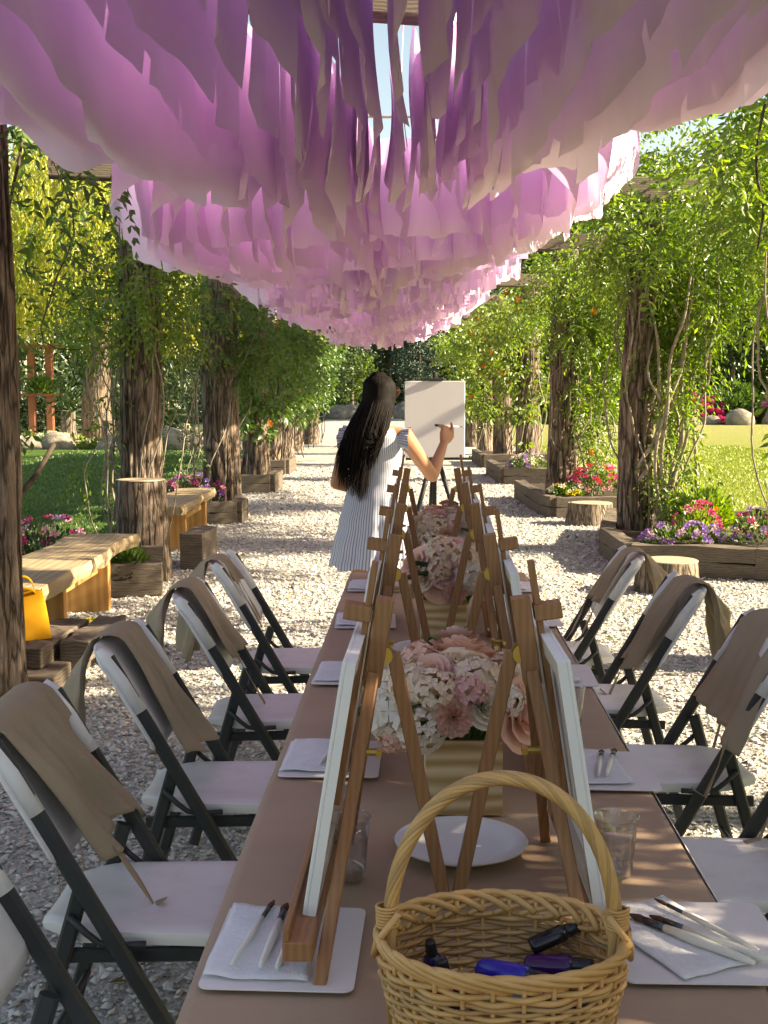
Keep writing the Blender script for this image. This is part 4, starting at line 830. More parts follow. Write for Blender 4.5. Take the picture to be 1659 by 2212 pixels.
# ---------------------------------------------------------------- wicker basket
m_wick = mat('wicker', (.52, .28, .10), (.70, .43, .19), rough=.42, spec=.4, vscale=9, bs=.12, bscale=90)
m_wick_d = mat('wicker_dark', (.38, .21, .085), (.54, .335, .155), rough=.5, spec=.35, vscale=9, bs=.12, bscale=90)
def basket():
    e = empty('wicker_basket', T(.02, .873, .0035), TA); r = random.Random(6)
    A, Bx, H = .141, .110, .138
    def ell(a, z, off=0.0):
        s = .80 + .20 * min(1, z / .10) ; return ((A * s + off) * math.cos(a), (Bx * s + off) * math.sin(a), z)
    mb = MB(); mb.lathe([(.0001, .004), (.98, .004), (.98, .010), (.0001, .010)], 32, sx=A * .8, sy=Bx * .8); mb.build('base', m_wick_d, e)
    ns = 26
    for k in range(ns):
        a = 6.283 * k / ns; mb = MB(); mb.tube([ell(a, z) for z in (.006, .03, .06, .09, .12, H)], .0030, 6); mb.build('stake', m_wick, e, smooth=True)
    nw = 18
    for w in range(nw):
        z0 = .012 + w * .0056; pts = []; rad = .0029 * r.uniform(.85, 1.15)
        for i in range(ns * 4 + 1):
            a = 6.283 * i / (ns * 4); off = .0036 * math.cos(a * ns / 2 + (math.pi if w % 2 else 0)); pts.append(ell(a, z0 + .0012 * math.sin(a * 5 + w), off))
        mb = MB(); mb.tube(pts, rad, 6, cap=False); mb.build('weaver', m_wick_d if w % 3 else m_wick, e, smooth=True)
    for k in range(ns):      # braided border: each rod leans over several stakes
        a = 6.283 * k / ns; pts = []
        for i in range(13):
            t = i / 12; aa = a + t * 6.283 / ns * 4.6
            z = H - .012 + .026 * math.sin(min(1, t * 2.4) * 1.57) - .030 * t ** 1.6; off = -.006 + .013 * math.sin(t * math.pi) ; pts.append(ell(aa, z, off))
        mb = MB(); mb.tube(pts, [.0046 - .0012 * (i / 12) for i in range(13)], 7); mb.build('border_rod', m_wick, e, smooth=True)
    for w, zz in ((0, .120), (1, .114)):
        mb = MB(); mb.tube([ell(6.283 * i / 104, zz, .0042 * math.cos(6.283 * i / 104 * 13 + w * 3.14)) for i in range(105)], .0036, 6, cap=False); mb.build('wale_rod', m_wick, e, smooth=True)
    # handle of twisted rods
    hp = []
    for i in range(91):
        t = math.pi * i / 90; hp.append(Vector((-(A - .008) * math.cos(t) * (1 - .02 * math.sin(t)), 0, .125 + .206 * (math.sin(t) ** .80))))
    hp = [Vector((hp[0].x * .95, 0, .03))] + hp + [Vector((hp[-1].x * .95, 0, .03))]
    for k in range(11):
        pts = []
        for i, p in enumerate(hp):
            tn = (hp[min(i + 1, len(hp) - 1)] - hp[max(i - 1, 0)]).normalized(); sd = Vector((0, 1, 0)); nr = tn.cross(sd)
            a = 6.283 * k / 10 + i * .22; q = .0058 if k else .001; pts.append(p + sd * math.cos(a) * q * 1.25 + nr * math.sin(a) * q)
        mb = MB(); mb.tube(pts, .0033, 6); mb.build('handle_rod', m_wick_d if k % 3 == 1 else m_wick, e, smooth=True)  # darker rods paint in the shade of gaps in the twist
    for sx in (-1, 1):
        mb = MB(); pts = []
        for i in range(90):
            t = i / 89; a = t * 6.283 * 7; pts.append((sx * (A - .007 + .001 * math.sin(i)) + .0125 * math.cos(a), .0135 * math.sin(a), .151 + .026 * t))
        mb.tube(pts, .0020, 5); mb.build('binding', m_wick, e, smooth=True)
        mb = MB(); mb.tube([(sx * (A - .02), -.02, .175), (sx * (A + .006), -.022, .14), (sx * (A + .010), .0, .115), (sx * (A + .002), .022, .135), (sx * (A - .02), .015, .16)], .0042, 6); mb.build('border_loop', m_wick, e, smooth=True)
    return tag(e, 'oval honey coloured wicker basket with an arched twisted handle', 'basket')
basket()
m_paint = {k: mat('paint_' + k, c, rough=.12, spec=.6) for k, c in dict(blue=(.012, .02, .42), purple=(.05, .008, .09), black=(.012, .012, .014), teal=(.01, .06, .07), navy=(.01, .015, .12), plum=(.07, .02, .09)).items()}
m_cap = mat('bottle_cap', (.02, .022, .025), rough=.25, spec=.5)
def bottle(label, p, rot, k, L=.085, r=.016, cap=m_cap):
    e = empty('paint_bottle', T(*p)); e.rotation_euler = rot
    L *= .85; r *= .85; mb = MB(); mb.lathe([(.0001, 0), (r * .92, 0), (r, .004), (r, L * .72), (r * .8, L * .80), (r * .5, L * .84)], 18, sx=1.0, sy=.8); mb.build('bottle_body', m_paint[k], e, smooth=True)
    mb = MB(); mb.lathe([(r * .62, L * .82), (r * .66, L * .84), (r * .55, L * 1.12), (r * .5, L * 1.14), (.0001, L * 1.14)], 16); mb.build('cap', cap, e, smooth=True)
    return tag(e, label, 'bottle', 'paint bottles in the basket')
bottle('bright blue paint bottle lying across the basket', (.0, 0.895, .086), (R(80), R(6), R(46)), 'blue', .10, .020)
bottle('dark purple paint bottle at the right inside the basket', (.055, 0.905, .084), (R(80), 0, R(66)), 'purple', .085, .019)
bottle('black capped plum bottle standing at the left inside the basket', (-.04, 0.875, .052), (R(14), R(-10), 0), 'plum', .075, .016)
bottle('small navy bottle between the plum and blue ones', (-.055, 0.915, .045), (R(10), R(-8), 0), 'navy', .07, .014)
bottle('dark teal bottle lying at the front of the basket', (-.02, 0.840, .085), (R(84), 0, R(95)), 'teal', .1, .017)
bottle('black bottle lying at the right front of the basket', (.04, 0.845, .075), (R(84), 0, R(85)), 'navy', .08, .017)
bottle('smoky capped bottle at the back of the basket', (.06, 0.915, .10), (R(70), R(0), R(100)), 'black', .07, .015)
# ---------------------------------------------------------------- folding chairs and aprons
CT = Vector((-.304, 0, .87)); CF = Vector((.203, 0, 0)); HW = .212
def up_x(z): return CT.x + (CF.x - CT.x) * (1 - z / CT.z)
def panel_top(y):        # z of the upper edge of the backrest at lateral y
    a = abs(y) / .236; return .848 - .045 * max(0, (a - .6) / .4) ** 2.5
def folding_chair():
    e = empty('folding_chair')
    # backrest: curved shell with rounded corners
    mb = MB(); nu, nv = 22, 10; th = .013
    def pt(i, j, o):
        y = -.236 + .472 * i; zt = panel_top(y); zb = .565 + .03 * (abs(2 * i - 1) ** 5); z = zb + (zt - zb) * j
        edge = 1 - .75 * max(abs(2 * i - 1) ** 10, (abs(2 * j - 1) ** 8))
        x = up_x(z) - .012 - .020 * (1 - (2 * i - 1) ** 2) + o * th * edge - .012 * max(0, j - .85) / .15 * .6
        return (x, y, z)
    w = nu + 1; P = [pt(i / nu, j / nv, 1) for j in range(nv + 1) for i in range(w)] + [pt(i / nu, j / nv, -1) for j in range(nv + 1) for i in range(w)]
    M0 = (nv + 1) * w; F = [(j * w + i, j * w + i + 1, (j + 1) * w + i + 1, (j + 1) * w + i) for j in range(nv) for i in range(nu)]
    F += [tuple(M0 + q for q in f[::-1]) for f in F]
    rim = [i for i in range(w)] + [j * w + nu for j in range(1, nv + 1)] + [nv * w + i for i in range(nu - 1, -1, -1)] + [j * w for j in range(nv - 1, 0, -1)]
    F += [(rim[k], M0 + rim[k], M0 + rim[(k + 1) % len(rim)], rim[(k + 1) % len(rim)]) for k in range(len(rim))]
    mb.add(P, F); mb.build('backrest', m_white, e, smooth=True)
    for s in (-1, 1):
        mb = MB(); z1 = .828; mb.bar((up_x(z1) + .006, s * HW, z1), (up_x(.01) , s * (HW + .006), .01), .021, .036, up=(1, 0, 0), ch=.007); fl = mb.build('front_leg', m_steel, e)
        mb = MB(); mb.tube([(up_x(.685) + .006, s * HW, .685), (up_x(.765) + .005, s * HW, .765), (up_x(.828) + .001, s * HW, .828), (up_x(.85) - .006, s * HW * .985, .848)], [.0178, .0185, .0185, .011], 14); mb.build('top_sleeve', m_white, e, smooth=True)
        mb = MB(); mb.bar((up_x(.52) - .012, s * (HW - .026), .52), (-.262, s * (HW - .026), .008), .019, .034, up=(1, 0, 0), ch=.006); mb.build('rear_leg', m_steel, e)
        mb = MB(); mb.bar((-.19, s * (HW - .040), .372), (.165, s * (HW - .040), .380), .016, .030, ch=.004); mb.build('seat_rail', m_steel, e)
        mb = MB(); q = s * (HW - .008); mb.tube([(-.135, q, .47), (-.10, q, .435), (-.075, q, .415), (-.045, q, .408), (.0, q, .412), (.02, q, .413)], .0075, 8); mb.build('hinge_rod', m_steel, e, smooth=True)
        for (x, z, y) in ((up_x(.413), .413, HW + .013), (up_x(.34), .34, HW + .013), (-.165, .30, HW - .012), (-.13, .455, HW - .012)):
            mb = MB(); mb.tube([(x, s * y - s * .006, z), (x, s * y, z)], .0065, 10); mb.build('rivet', m_steel, e)
    for x, z in ((-.205, .16), (up_x(.14), .14)):
        mb = MB(); mb.tube([(x, -HW + .03, z), (x, HW - .03, z)], .009, 8); mb.build('cross_bar', m_steel, e, smooth=True)
    mb = MB(); n = 16
    def seat(i, j, o):
        a = (2 * i - 1); b = (2 * j - 1); x = -.008 + .208 * b; hw = .186 + .010 * b - .06 * max(0, -b - .55) / .45
        y = hw * a; z = .437 - .014 * (1 - a * a) * (1 - .5 * b * b) - .030 * max(0, (b - .72) / .28) ** 2 - .008 * max(0, (abs(a) - .85) / .15) ** 2 - .012 * max(0, (-b - .75) / .25) ** 2
        if o < 0: z = .398 + .004 * a * a; y *= .985; x *= .985
        return (x, y, z)
    w = n + 1; P = [seat(i / n, j / n, 1) for j in range(w) for i in range(w)] + [seat(i / n, j / n, -1) for j in range(w) for i in range(w)]; M0 = w * w
    F = [(j * w + i, j * w + i + 1, (j + 1) * w + i + 1, (j + 1) * w + i) for j in range(n) for i in range(n)]; F = [f[::-1] for f in F] + [tuple(M0 + q for q in f) for f in F]
    rim = list(range(w)) + [j * w + n for j in range(1, w)] + [n * w + i for i in range(n - 1, -1, -1)] + [j * w for j in range(n - 1, 0, -1)]
    F += [(rim[k], rim[(k + 1) % len(rim)], M0 + rim[(k + 1) % len(rim)], M0 + rim[k]) for k in range(len(rim))]
    mb.add(P, F); mb.build('seat', m_white, e, smooth=True, bevel=.006)
    return e
m_apron = cloth_mat('khaki_apron', (.42, .335, .24), (.50, .405, .30), transl=.12, vscale=4, weave=.6)
def apron(ch, label, yc, w, lf, lb, seed, skew=0.0, strap=True, tail=1.0, bskew=0.0, care=None):
    f = vnoise(seed); g = vnoise(seed + 9); r = random.Random(seed); e = empty('apron'); e.matrix_world = ch.matrix_world.copy(); e.location = ch.location; e.rotation_euler = ch.rotation_euler
    nu, nv = 34, 60; tot = lf + .06 + lb; dn = (CF - CT).normalized()
    def fn(i, j):
        a = 2 * i - 1; s = -lf - .03 + tot * j; yy = yc + a * w / 2; d = abs(s)
        spread = 1 + (.22 * min(1, max(0, -s) / lf) if s < 0 else -.30 * min(1, s / lb) * tail)
        yy = yc + a * w / 2 * spread + skew * (max(0, -s) / lf) + bskew * min(1, max(0, s + .02) / .12) + .016 * f(s * 5, a * 2)
        yq = max(-.235, min(.235, yy)); zt = panel_top(yq) + .004; xt = up_x(zt) - .02
        fold = (.012 * math.sin(a * 5.2 + f(s * 2, 1) * 2.2) + .009 * math.sin(a * 13 + 3 * f(s * 3, 4)) + .017 * g(a * 3 + s * 2, s * 5) + .006 * f(a * 9 + s * 6, s * 14)) * min(1, d / .12)
        if s < -.03:
            q = -s - .03; L = q * (1 + .04 * f(a * 3, 7)); x = xt + .036 + dn.x * L + fold * .9 + .010; z = zt - .004 + dn.z * L
            if abs(yy) > .237: x += (abs(yy) - .237) * .15; z -= (abs(yy) - .237) * .45
            if q > lf * .8: x += (q - lf * .8) * .1
        elif s > .03:
            q = s - .03; x = xt - .034 - .035 * min(1, q / .1) + fold * 1.6 - .06 * q; z = zt - .004 - q * (1 + .05 * f(a * 3, 2))
            x += -.02 * math.sin(a * 7 + seed) * min(1, q / .2)
        else:
            t = (s + .03) / .06 * math.pi; x = xt + .004 + .034 * math.cos(t) + fold * .3; z = zt - .004 + .016 * math.sin(t) + .004 * f(a * 6, 1)
        return (x, yy, z)
    mb = MB(); mb.grid(fn, nu, nv); mb.build('cloth', m_apron, e, smooth=True, solid=.0022)
    if strap:
        for k in range(2):
            y0 = yc + (.45 if k else -.4) * w * .8; fr = r.random() < .5
            if fr: p0 = fn(.5 + (.4 if k else -.4), .03); pts = [p0, (p0[0] + .03, p0[1] + .03, p0[2] - .07), (p0[0] + .07, p0[1] + .05, p0[2] - .15), (p0[0] + .10, p0[1] + .03, max(.44, p0[2] - .2))]
            else: p0 = fn(.5 + (.35 if k else -.35), .97); pts = [p0, (p0[0] - .015, p0[1] + .01, p0[2] - .12), (p0[0] + .01, p0[1] - .01, p0[2] - .25), (p0[0] - .01, p0[1] + .012, p0[2] - .36)]
            P = []
            for i in range(16):
                t = i / 15 * 3; k0 = min(2, int(t)); q = t - k0; c = Vector(pts[k0]).lerp(Vector(pts[k0 + 1]), q); an = .6 * math.sin(i * .5 + seed)
                P += [c + Vector((.4 * math.sin(an), math.cos(an), 0)) * .011, c - Vector((.4 * math.sin(an), math.cos(an), 0)) * .011]
            mb = MB(); mb.add(P, [(2 * i, 2 * i + 1, 2 * i + 3, 2 * i + 2) for i in range(15)]); mb.build('tie_strap', m_apron, e, smooth=True, solid=.0015)
    if care:
        p = Vector(fn(*care)); q = Vector(fn(care[0] + .12, care[1])); s_ = Vector(fn(care[0], care[1] + .07)); nrm = (q - p).cross(s_ - p).normalized() * .004
        mb = MB(); mb.add([p + nrm, q + nrm, q + (s_ - p) + nrm, s_ + nrm, p - nrm, q - nrm, q + (s_ - p) - nrm, s_ - nrm], [(0, 1, 2, 3), (7, 6, 5, 4), (0, 4, 5, 1), (1, 5, 6, 2), (2, 6, 7, 3), (3, 7, 4, 0)]); mb.build('care_tag', m_white, e)
    return tag(e, label, 'apron', 'khaki aprons over the chair backs')
proto_c = folding_chair()
CH = [('l', -.445, 1.73, 0, 'nearest'), ('l', -.496, 2.53, -1, 'second'), ('l', -.444, 3.30, -1, 'third'), ('l', -.382, 4.11, 1, 'fourth'), ('l', -.371, 4.90, 0, 'fifth'),
      ('r', .87, 1.90, 179, 'nearest'), ('r', .86, 2.68, 179, 'second'), ('r', .85, 3.47, 180, 'third'), ('r', .79, 4.26, 178, 'fourth'), ('r', .75, 5.05, 176, 'fifth')]
AP = {0: None, 1: (-.02, .34, .33, .34, .10, -.02), 2: (.03, .22, .38, .42, .03, -.15), 3: (.05, .22, .27, .44, .02, -.16), 4: (-.06, .16, .10, .36, .0, -.10), 5: (.0, .25, .2, .35, 0, 0), 6: (.0, .30, .3, .3, 0, -.1), 7: (.02, .38, .30, .36, -.06, -.04), 8: (.0, .20, .35, .34, .0, -.14), 9: (.02, .14, .24, .34, .0, -.12)}
for i, (s, x, y, a, od) in enumerate(CH):
    c = proto_c if i == 0 else copy_tree(proto_c); c.location = (x, y, .004); c.rotation_euler = (0, 0, R(a)); 
    sd = 'left' if s == 'l' else 'right'
    tag(c, 'white folding chair with dark steel frame, %s along the %s of the table' % (od, sd), 'chair', 'white folding chairs along the table')
    if AP[i]:
        yc, w, lf, lb, sk, bk = AP[i]; apron(c, 'khaki apron over the back of the %s chair on the %s' % (od, sd), yc if s == 'l' else -yc, w, lf, lb, 300 + i, sk if s == 'l' else -sk, bskew=bk if s == 'l' else -bk, care=(.72, .30) if i == 7 else None)
# small label tag on the third right apron is part of that cloth
# yellow tote bag on the sleepers
m_bag = cloth_mat('yellow_bag', (.48, .225, .02), (.58, .29, .032), transl=.12, vscale=5, tmul=(1.1, .9, .6))
def tote():
    e = empty('tote_bag', (-1.90, 4.02 * SY, .232), R(20)); e.scale = (.85, .85, .85); f = vnoise(77); mb = MB()
    def fn(i, j):
        a = 6.283 * i; c, s = math.cos(a), math.sin(a); k = 1 - .25 * j * j; q = (abs(c) ** 6 + abs(s) ** 6) ** (-1 / 6.)
        return (.15 * c * q * k + .012 * f(c * 2, s * 2, j * 3), .075 * s * q * (1 - .55 * j) + .012 * f(c * 3, j * 4), .30 * j + .012 * f(c * 2, s * 3) * j)
    mb.grid(fn, 40, 16); mb.add([fn(k / 40, 0) for k in range(40)], [tuple(range(39, -1, -1))]); mb.build('bag_body', m_bag, e, smooth=True)
    for s in (-1, 1):
        P = []
        for k in range(17):
            t = math.pi * k / 16; c = Vector((.07 * math.cos(t), s * .035 - .05 * math.sin(t), .29 + .10 * math.sin(t) * (1 if s > 0 else .35))); P += [c + Vector((0, 0, .010)), c - Vector((0, 0, .010))]
        mb = MB(); mb.add(P, [(2 * i, 2 * i + 1, 2 * i + 3, 2 * i + 2) for i in range(16)]); mb.build('handle', m_bag, e, smooth=True, solid=.003)
    return tag(e, 'bright yellow cloth bag standing on sleepers beside the nearest left post', 'bag')
tote()
# ---------------------------------------------------------------- painter and her tripod easel
m_skin = mat('skin', (.42, .205, .115), (.48, .24, .14), rough=.5, spec=.35, vscale=6, bs=.06, bscale=200, bdist=.001)
m_hair = mat('black_hair', (.006, .005, .005), (.014, .010, .008), rough=.62, spec=.10, vscale=30, stretch=(1, 1, .1))
def dress_mat():
    m, t, b = nodes_of('striped_cotton'); b.inputs['Roughness'].default_value = .9; b.inputs['Specular IOR Level'].default_value = .1
    uv = N(t, 'ShaderNodeUVMap'); sx = N(t, 'ShaderNodeSeparateXYZ'); t.links.new(uv.outputs[0], sx.inputs[0])
    mu = N(t, 'ShaderNodeMath', operation='FRACT'); t.links.new(sx.outputs[0], mu.inputs[0])
    rp = ramp(t, [(.0, (.58, .62, .72)), (.54, (.58, .62, .72)), (.62, (.24, .26, .36)), (.92, (.24, .26, .36)), (1.0, (.58, .62, .72))]); t.links.new(mu.outputs[0], rp.inputs[0]); t.links.new(rp.outputs[0], b.inputs['Base Color'])
    n = noise(t, coords(t, 'Object'), 40, 4, .6); bump(t, b, n.outputs[0], .25, .004); return m
m_dress = dress_mat()
WX, WY = -.045, 4.28 * SY
WR_ROT = -22
we = empty('person', (WX, WY, .004), R(WR_ROT))
def capsule(mb, pts, rad, seg=14):
    """tapered limb with rounded ends"""
    P = [Vector(p) for p in pts]; a = (P[0] - P[1]).normalized(); b = (P[-1] - P[-2]).normalized(); q = []; rr = []
    for s in (1.0, .8, .45): q.append(P[0] + a * rad[0] * s); rr.append(rad[0] * math.sqrt(max(.0004, 1 - s * s)))
    q += P; rr += list(rad)
    for s in (.45, .8, 1.0): q.append(P[-1] + b * rad[-1] * s); rr.append(rad[-1] * math.sqrt(max(.0004, 1 - s * s)))
    mb.tube(q, rr, seg)
SH_R, EL_R, WR_R = Vector((.168, .005, 1.285)), Vector((.262, .19, 1.055)), Vector((.25, .43, 1.235))
SH_L, EL_L, WR_L = Vector((-.165, .02, 1.285)), Vector((-.235, -.01, 1.015)), Vector((-.07, .16, .955))
bd = MB()
bd.lathe([(.0001, .78), (.12, .80), (.165, .88), (.165, .93), (.125, 1.04), (.128, 1.12), (.155, 1.22), (.165, 1.28), (.12, 1.335), (.06, 1.355), (.0001, 1.36)], 28, sx=1.0, sy=.66)
capsule(bd, [(0, .0, 1.30), (.0, .012, 1.38), (.005, .02, 1.44)], [.062, .052, .055])
hd = Vector((.01, .03, 1.515))
bd.lathe([(.0001, -.125), (.03, -.12), (.052, -.095), (.066, -.05), (.072, 0), (.073, .04), (.062, .078), (.038, .102), (.0001, .11)], 24, c=tuple(hd), sx=1.0, sy=1.22)
capsule(bd, [hd + Vector((.012, .085, .0)), hd + Vector((.014, .105, -.028))], [.009, .013], 10)       # nose
capsule(bd, [hd + Vector((.012, .072, -.055)), hd + Vector((.012, .078, -.062))], [.018, .016], 10)     # mouth
for s in (-1, 1): capsule(bd, [hd + Vector((s * .073, .0, .01)), hd + Vector((s * .076, -.006, -.03))], [.012, .010], 8)   # ears
for SHO, EL, WR in ((SH_R, EL_R, WR_R), (SH_L, EL_L, WR_L)):
    capsule(bd, [Vector((SHO.x * .6, 0, 1.29)), SHO, SHO.lerp(EL, .4), EL], [.05, .052, .045, .036])
    capsule(bd, [EL, EL.lerp(WR, .3), WR], [.036, .037, .024])
def hand(bd, wr, d, palm_n, curl, thumb_up):
    """palm + 5 fingers; d forearm direction, palm_n palm normal"""
    d = d.normalized(); n = (palm_n - d * palm_n.dot(d)).normalized(); s = d.cross(n)
    k = wr + d * .082
    for q in (-.028, -.01, .01, .028): capsule(bd, [wr + s * q * .6 + d * .01, wr + d * .05 + s * q * .95, k + s * q], [.016, .015, .0115], 10)
    for q, L in ((-.030, .068), (-.010, .078), (.010, .074), (.029, .058)):
        a = k + s * q; p1 = a + d * L * .42 * math.cos(curl) + n * L * .42 * math.sin(curl); c2 = curl * 2.1; p2 = p1 + d * L * .33 * math.cos(c2) + n * L * .33 * math.sin(c2); c3 = curl * 3.0
        p3 = p2 + d * L * .25 * math.cos(c3) + n * L * .25 * math.sin(c3); capsule(bd, [a, p1, p2, p3], [.0100, .0088, .0080, .0068], 10)
    tb = wr + d * .025 - s * .030; capsule(bd, [tb, tb - s * .022 + d * .022 + thumb_up * .012, tb - s * .022 + d * .045 + thumb_up * .038, tb - s * .015 + d * .055 + thumb_up * .058], [.015, .0125, .0105, .008], 10)
hand(bd, WR_R, Vector((.02, .42, .75)), Vector((-.75, .55, -.1)), .62, Vector((-.15, -.05, 1)))
hand(bd, WR_L, Vector((.8, .5, -.1)), Vector((0, .4, -.8)), .45, Vector((.1, .2, .6)))
for s in (-1, 1):
    capsule(bd, [(s * .085, 0, .86), (s * .088, .005, .66), (s * .085, .0, .48)], [.095, .078, .055]); capsule(bd, [(s * .085, 0, .48), (s * .085, -.02, .34), (s * .085, -.02, .09)], [.055, .054, .036])
    capsule(bd, [(s * .085, -.045, .045), (s * .088, .04, .04), (s * .092, .12, .028)], [.036, .038, .026])
b0 = bd.build('body_tmp', m_skin)
mod = b0.modifiers.new('r', 'REMESH'); mod.mode = 'VOXEL'; mod.voxel_size = .0055
mod2 = b0.modifiers.new('s', 'SMOOTH'); mod2.iterations = 3; mod2.factor = .5
dg = bpy.context.evaluated_depsgraph_get(); me = bpy.data.meshes.new_from_object(b0.evaluated_get(dg)); me.name = 'body'
for p in me.polygons: p.use_smooth = True
if not me.materials: me.materials.append(m_skin)
bpy.data.objects.remove(b0); link(bpy.data.objects.new('body', me), we)
# dress: lofted rings with pleats
def dress():
    mb = MB(); nu, nv = 120, 46; f = vnoise(5); ZB, ZT = .57, 1.352
    def prof(z):
        pts = [(.555, .258), (.65, .24), (.80, .21), (.92, .182), (1.03, .146), (1.08, .142), (1.15, .152), (1.22, .166), (1.28, .165), (1.32, .135), (1.352, .082)]
        for (z0, r0), (z1, r1) in zip(pts, pts[1:]):
            if z0 <= z <= z1: q = (z - z0) / (z1 - z0); q = q * q * (3 - 2 * q); return r0 + (r1 - r0) * q
        return pts[-1][1]
    uv = []
    def fn(i, j):
        z = ZB + (ZT - ZB) * j; a = 6.2832 * i; r = prof(z); fl = max(0, (1.02 - z) / .46); sq = .70 + .16 * min(1, fl)
        r *= 1 + (.035 * math.sin(a * 11 + 1.5 * f(a, 2)) + .02 * math.sin(a * 23)) * fl
        if abs(z - 1.04) < .05: r *= 1 + .018 * math.sin(a * 60)
        z2 = z + (.010 * math.sin(a * 7) - .012) * (1 if j == 0 else 0)
        return (r * math.cos(a), r * sq * math.sin(a) - .012 * fl, z2)
    mb.grid(fn, nu, nv); o = mb.build('dress', m_dress, we, smooth=True)
    ul = o.data.uv_layers.new(name='UVMap'); w = nu + 1
    for lp in o.data.loops: vi = lp.vertex_index; ul.data[lp.index].uv = ((vi % w) / nu * 84, (vi // w) / nv)
    for s in (-1, 1):       # ruffled cap sleeves
        mb = MB()
        def sl(i, j, s=s):
            a = math.pi * (i * 1.5 - .25); rr = .060 + .016 * j + .007 * math.sin(i * 42) * j
            return (s * (.145 + .055 * j - .012 * math.cos(a * 1.0) * j), .012 + rr * .95 * math.cos(a), 1.268 + rr * math.sin(a) * 1.0 - .010 * j)
        mb.grid(sl, 72, 6); q = mb.build('sleeve_ruffle', m_dress, we, smooth=True); ul = q.data.uv_layers.new(name='UVMap')
        for lp in q.data.loops: vi = lp.vertex_index; ul.data[lp.index].uv = ((vi % 73) / 72 * 22, 0)
dress()
# hair: cap plus long strands
def hair():
    r = random.Random(3); mb = MB(); seg = 36
    prof = [(.115, .0001), (.108, .04), (.088, .068), (.045, .084), (0., .090), (-.05, .090), (-.10, .086), (-.14, .078)]
    P = []
    for dz, q in prof:
        for k in range(seg):
            a = 6.283 * k / seg; back = math.sin(a); c = 1.0
            y = q * 1.22 * back; x = q * math.cos(a)
            if back > .45 and dz < .07: y = min(y, .045 + max(0, dz) * .6)
            P.append((hd.x + x * .9, hd.y + y * .9 - .006, hd.z + dz * .95 + .002))
    F = [(i * seg + (k + 1) % seg, i * seg + k, (i + 1) * seg + k, (i + 1) * seg + (k + 1) % seg) for i in range(len(prof) - 1) for k in range(seg)]
    mb.add(P, F); cap = mb.build('hair', mat('hair_root', (.006, .005, .005), rough=.9, spec=.05), we, smooth=True)
    st = MB()
    for k in range(1700):
        a = R(r.uniform(158, 392)); u = (math.degrees(math.acos(max(-1, min(1, -math.cos(a))))))
        el = r.random() ** 1.6; q0 = .072 + .014 * r.random(); x0 = hd.x + q0 * math.cos(a) * (.4 + .6 * el); y0 = hd.y + q0 * 1.2 * math.sin(a) * (.4 + .6 * el) - .008; z0 = hd.z + .116 - .075 * el * el
        left = -math.cos(a)
        xe = -.065 + .095 * math.cos(a) + r.gauss(0, .014); ye = -.135 + .03 * r.gauss(0, 1) + .02 * abs(math.cos(a)); ze = .90 + .15 * abs(xe + .02) / .12 * r.uniform(.4, 1.3) + abs(r.gauss(0, .06))
        if math.cos(a) > .5: ze += r.uniform(.12, .34)
        xm = hd.x + .088 * math.cos(a) * 1.03; ym = hd.y + .105 * math.sin(a) - .012; zm = hd.z - .03
        xs = -.03 + .108 * math.cos(a) + r.gauss(0, .006); ys = -.105 - .035 * abs(math.sin(a)) + r.gauss(0, .010); zs = 1.27
        C = [Vector((hd.x + .02 * math.cos(a) * (.3 + el), hd.y - .01 + .03 * math.sin(a) * (.3 + el), hd.z + .119)), Vector((hd.x + .080 * math.cos(a), hd.y + .092 * math.sin(a) - .008, hd.z + .068 - .02 * el)), Vector((xm, ym, zm)), Vector((xs, ys, zs)), Vector((xe, ye, ze))]; pts = []
        for i in range(15):
            t = i / 14 * 4; k0 = min(3, int(t)); q = t - k0; p0 = C[max(0, k0 - 1)]; p1 = C[k0]; p2 = C[k0 + 1]; p3 = C[min(4, k0 + 2)]
            pts.append(.5 * ((2 * p1) + (-p0 + p2) * q + (2 * p0 - 5 * p1 + 4 * p2 - p3) * q * q + (-p0 + 3 * p1 - 3 * p2 + p3) * q ** 3))
        rd = [.0020 + .0016 * math.sin(min(1, i / 9) * 1.57) for i in range(15)]; rd[-1] = .0004; rd[-2] = .001; rd[-3] = .0018
        st.tube(pts, rd, 4, cap=False, squash=.6)
    st.build('hair_strands', m_hair, cap, smooth=True)
hair()
m_amber = mat('amber_frame', (.45, .16, .03), (.22, .07, .02), rough=.2, spec=.6, vscale=60)
mb = MB()
for s in (-1, 1):
    mb.tube([hd + Vector((s * .040 + .012 + .030 * math.cos(6.283 * k / 16), .104 - .012 * abs(math.cos(6.283 * k / 16)), .012 + .026 * math.sin(6.283 * k / 16))) for k in range(17)], .004, 6)
    mb.tube([hd + Vector((s * .07 + .012, .096, .018)), hd + Vector((s * .084, .05, .016)), hd + Vector((s * .082, -.01, .012))], .004, 6)
mb.build('sunglasses', m_amber, we, smooth=True)
m_shoe = mat('white_shoe', (.6, .58, .55), rough=.6)
for s in (-1, 1):
    mb = MB(); capsule(mb, [(s * .085, -.055, .038), (s * .09, .05, .036), (s * .094, .135, .028)], [.040, .043, .032]); mb.build('shoe', m_shoe, we, smooth=True)
tag(we, 'person with long black hair in a blue striped dress painting at the tall easel', 'person')
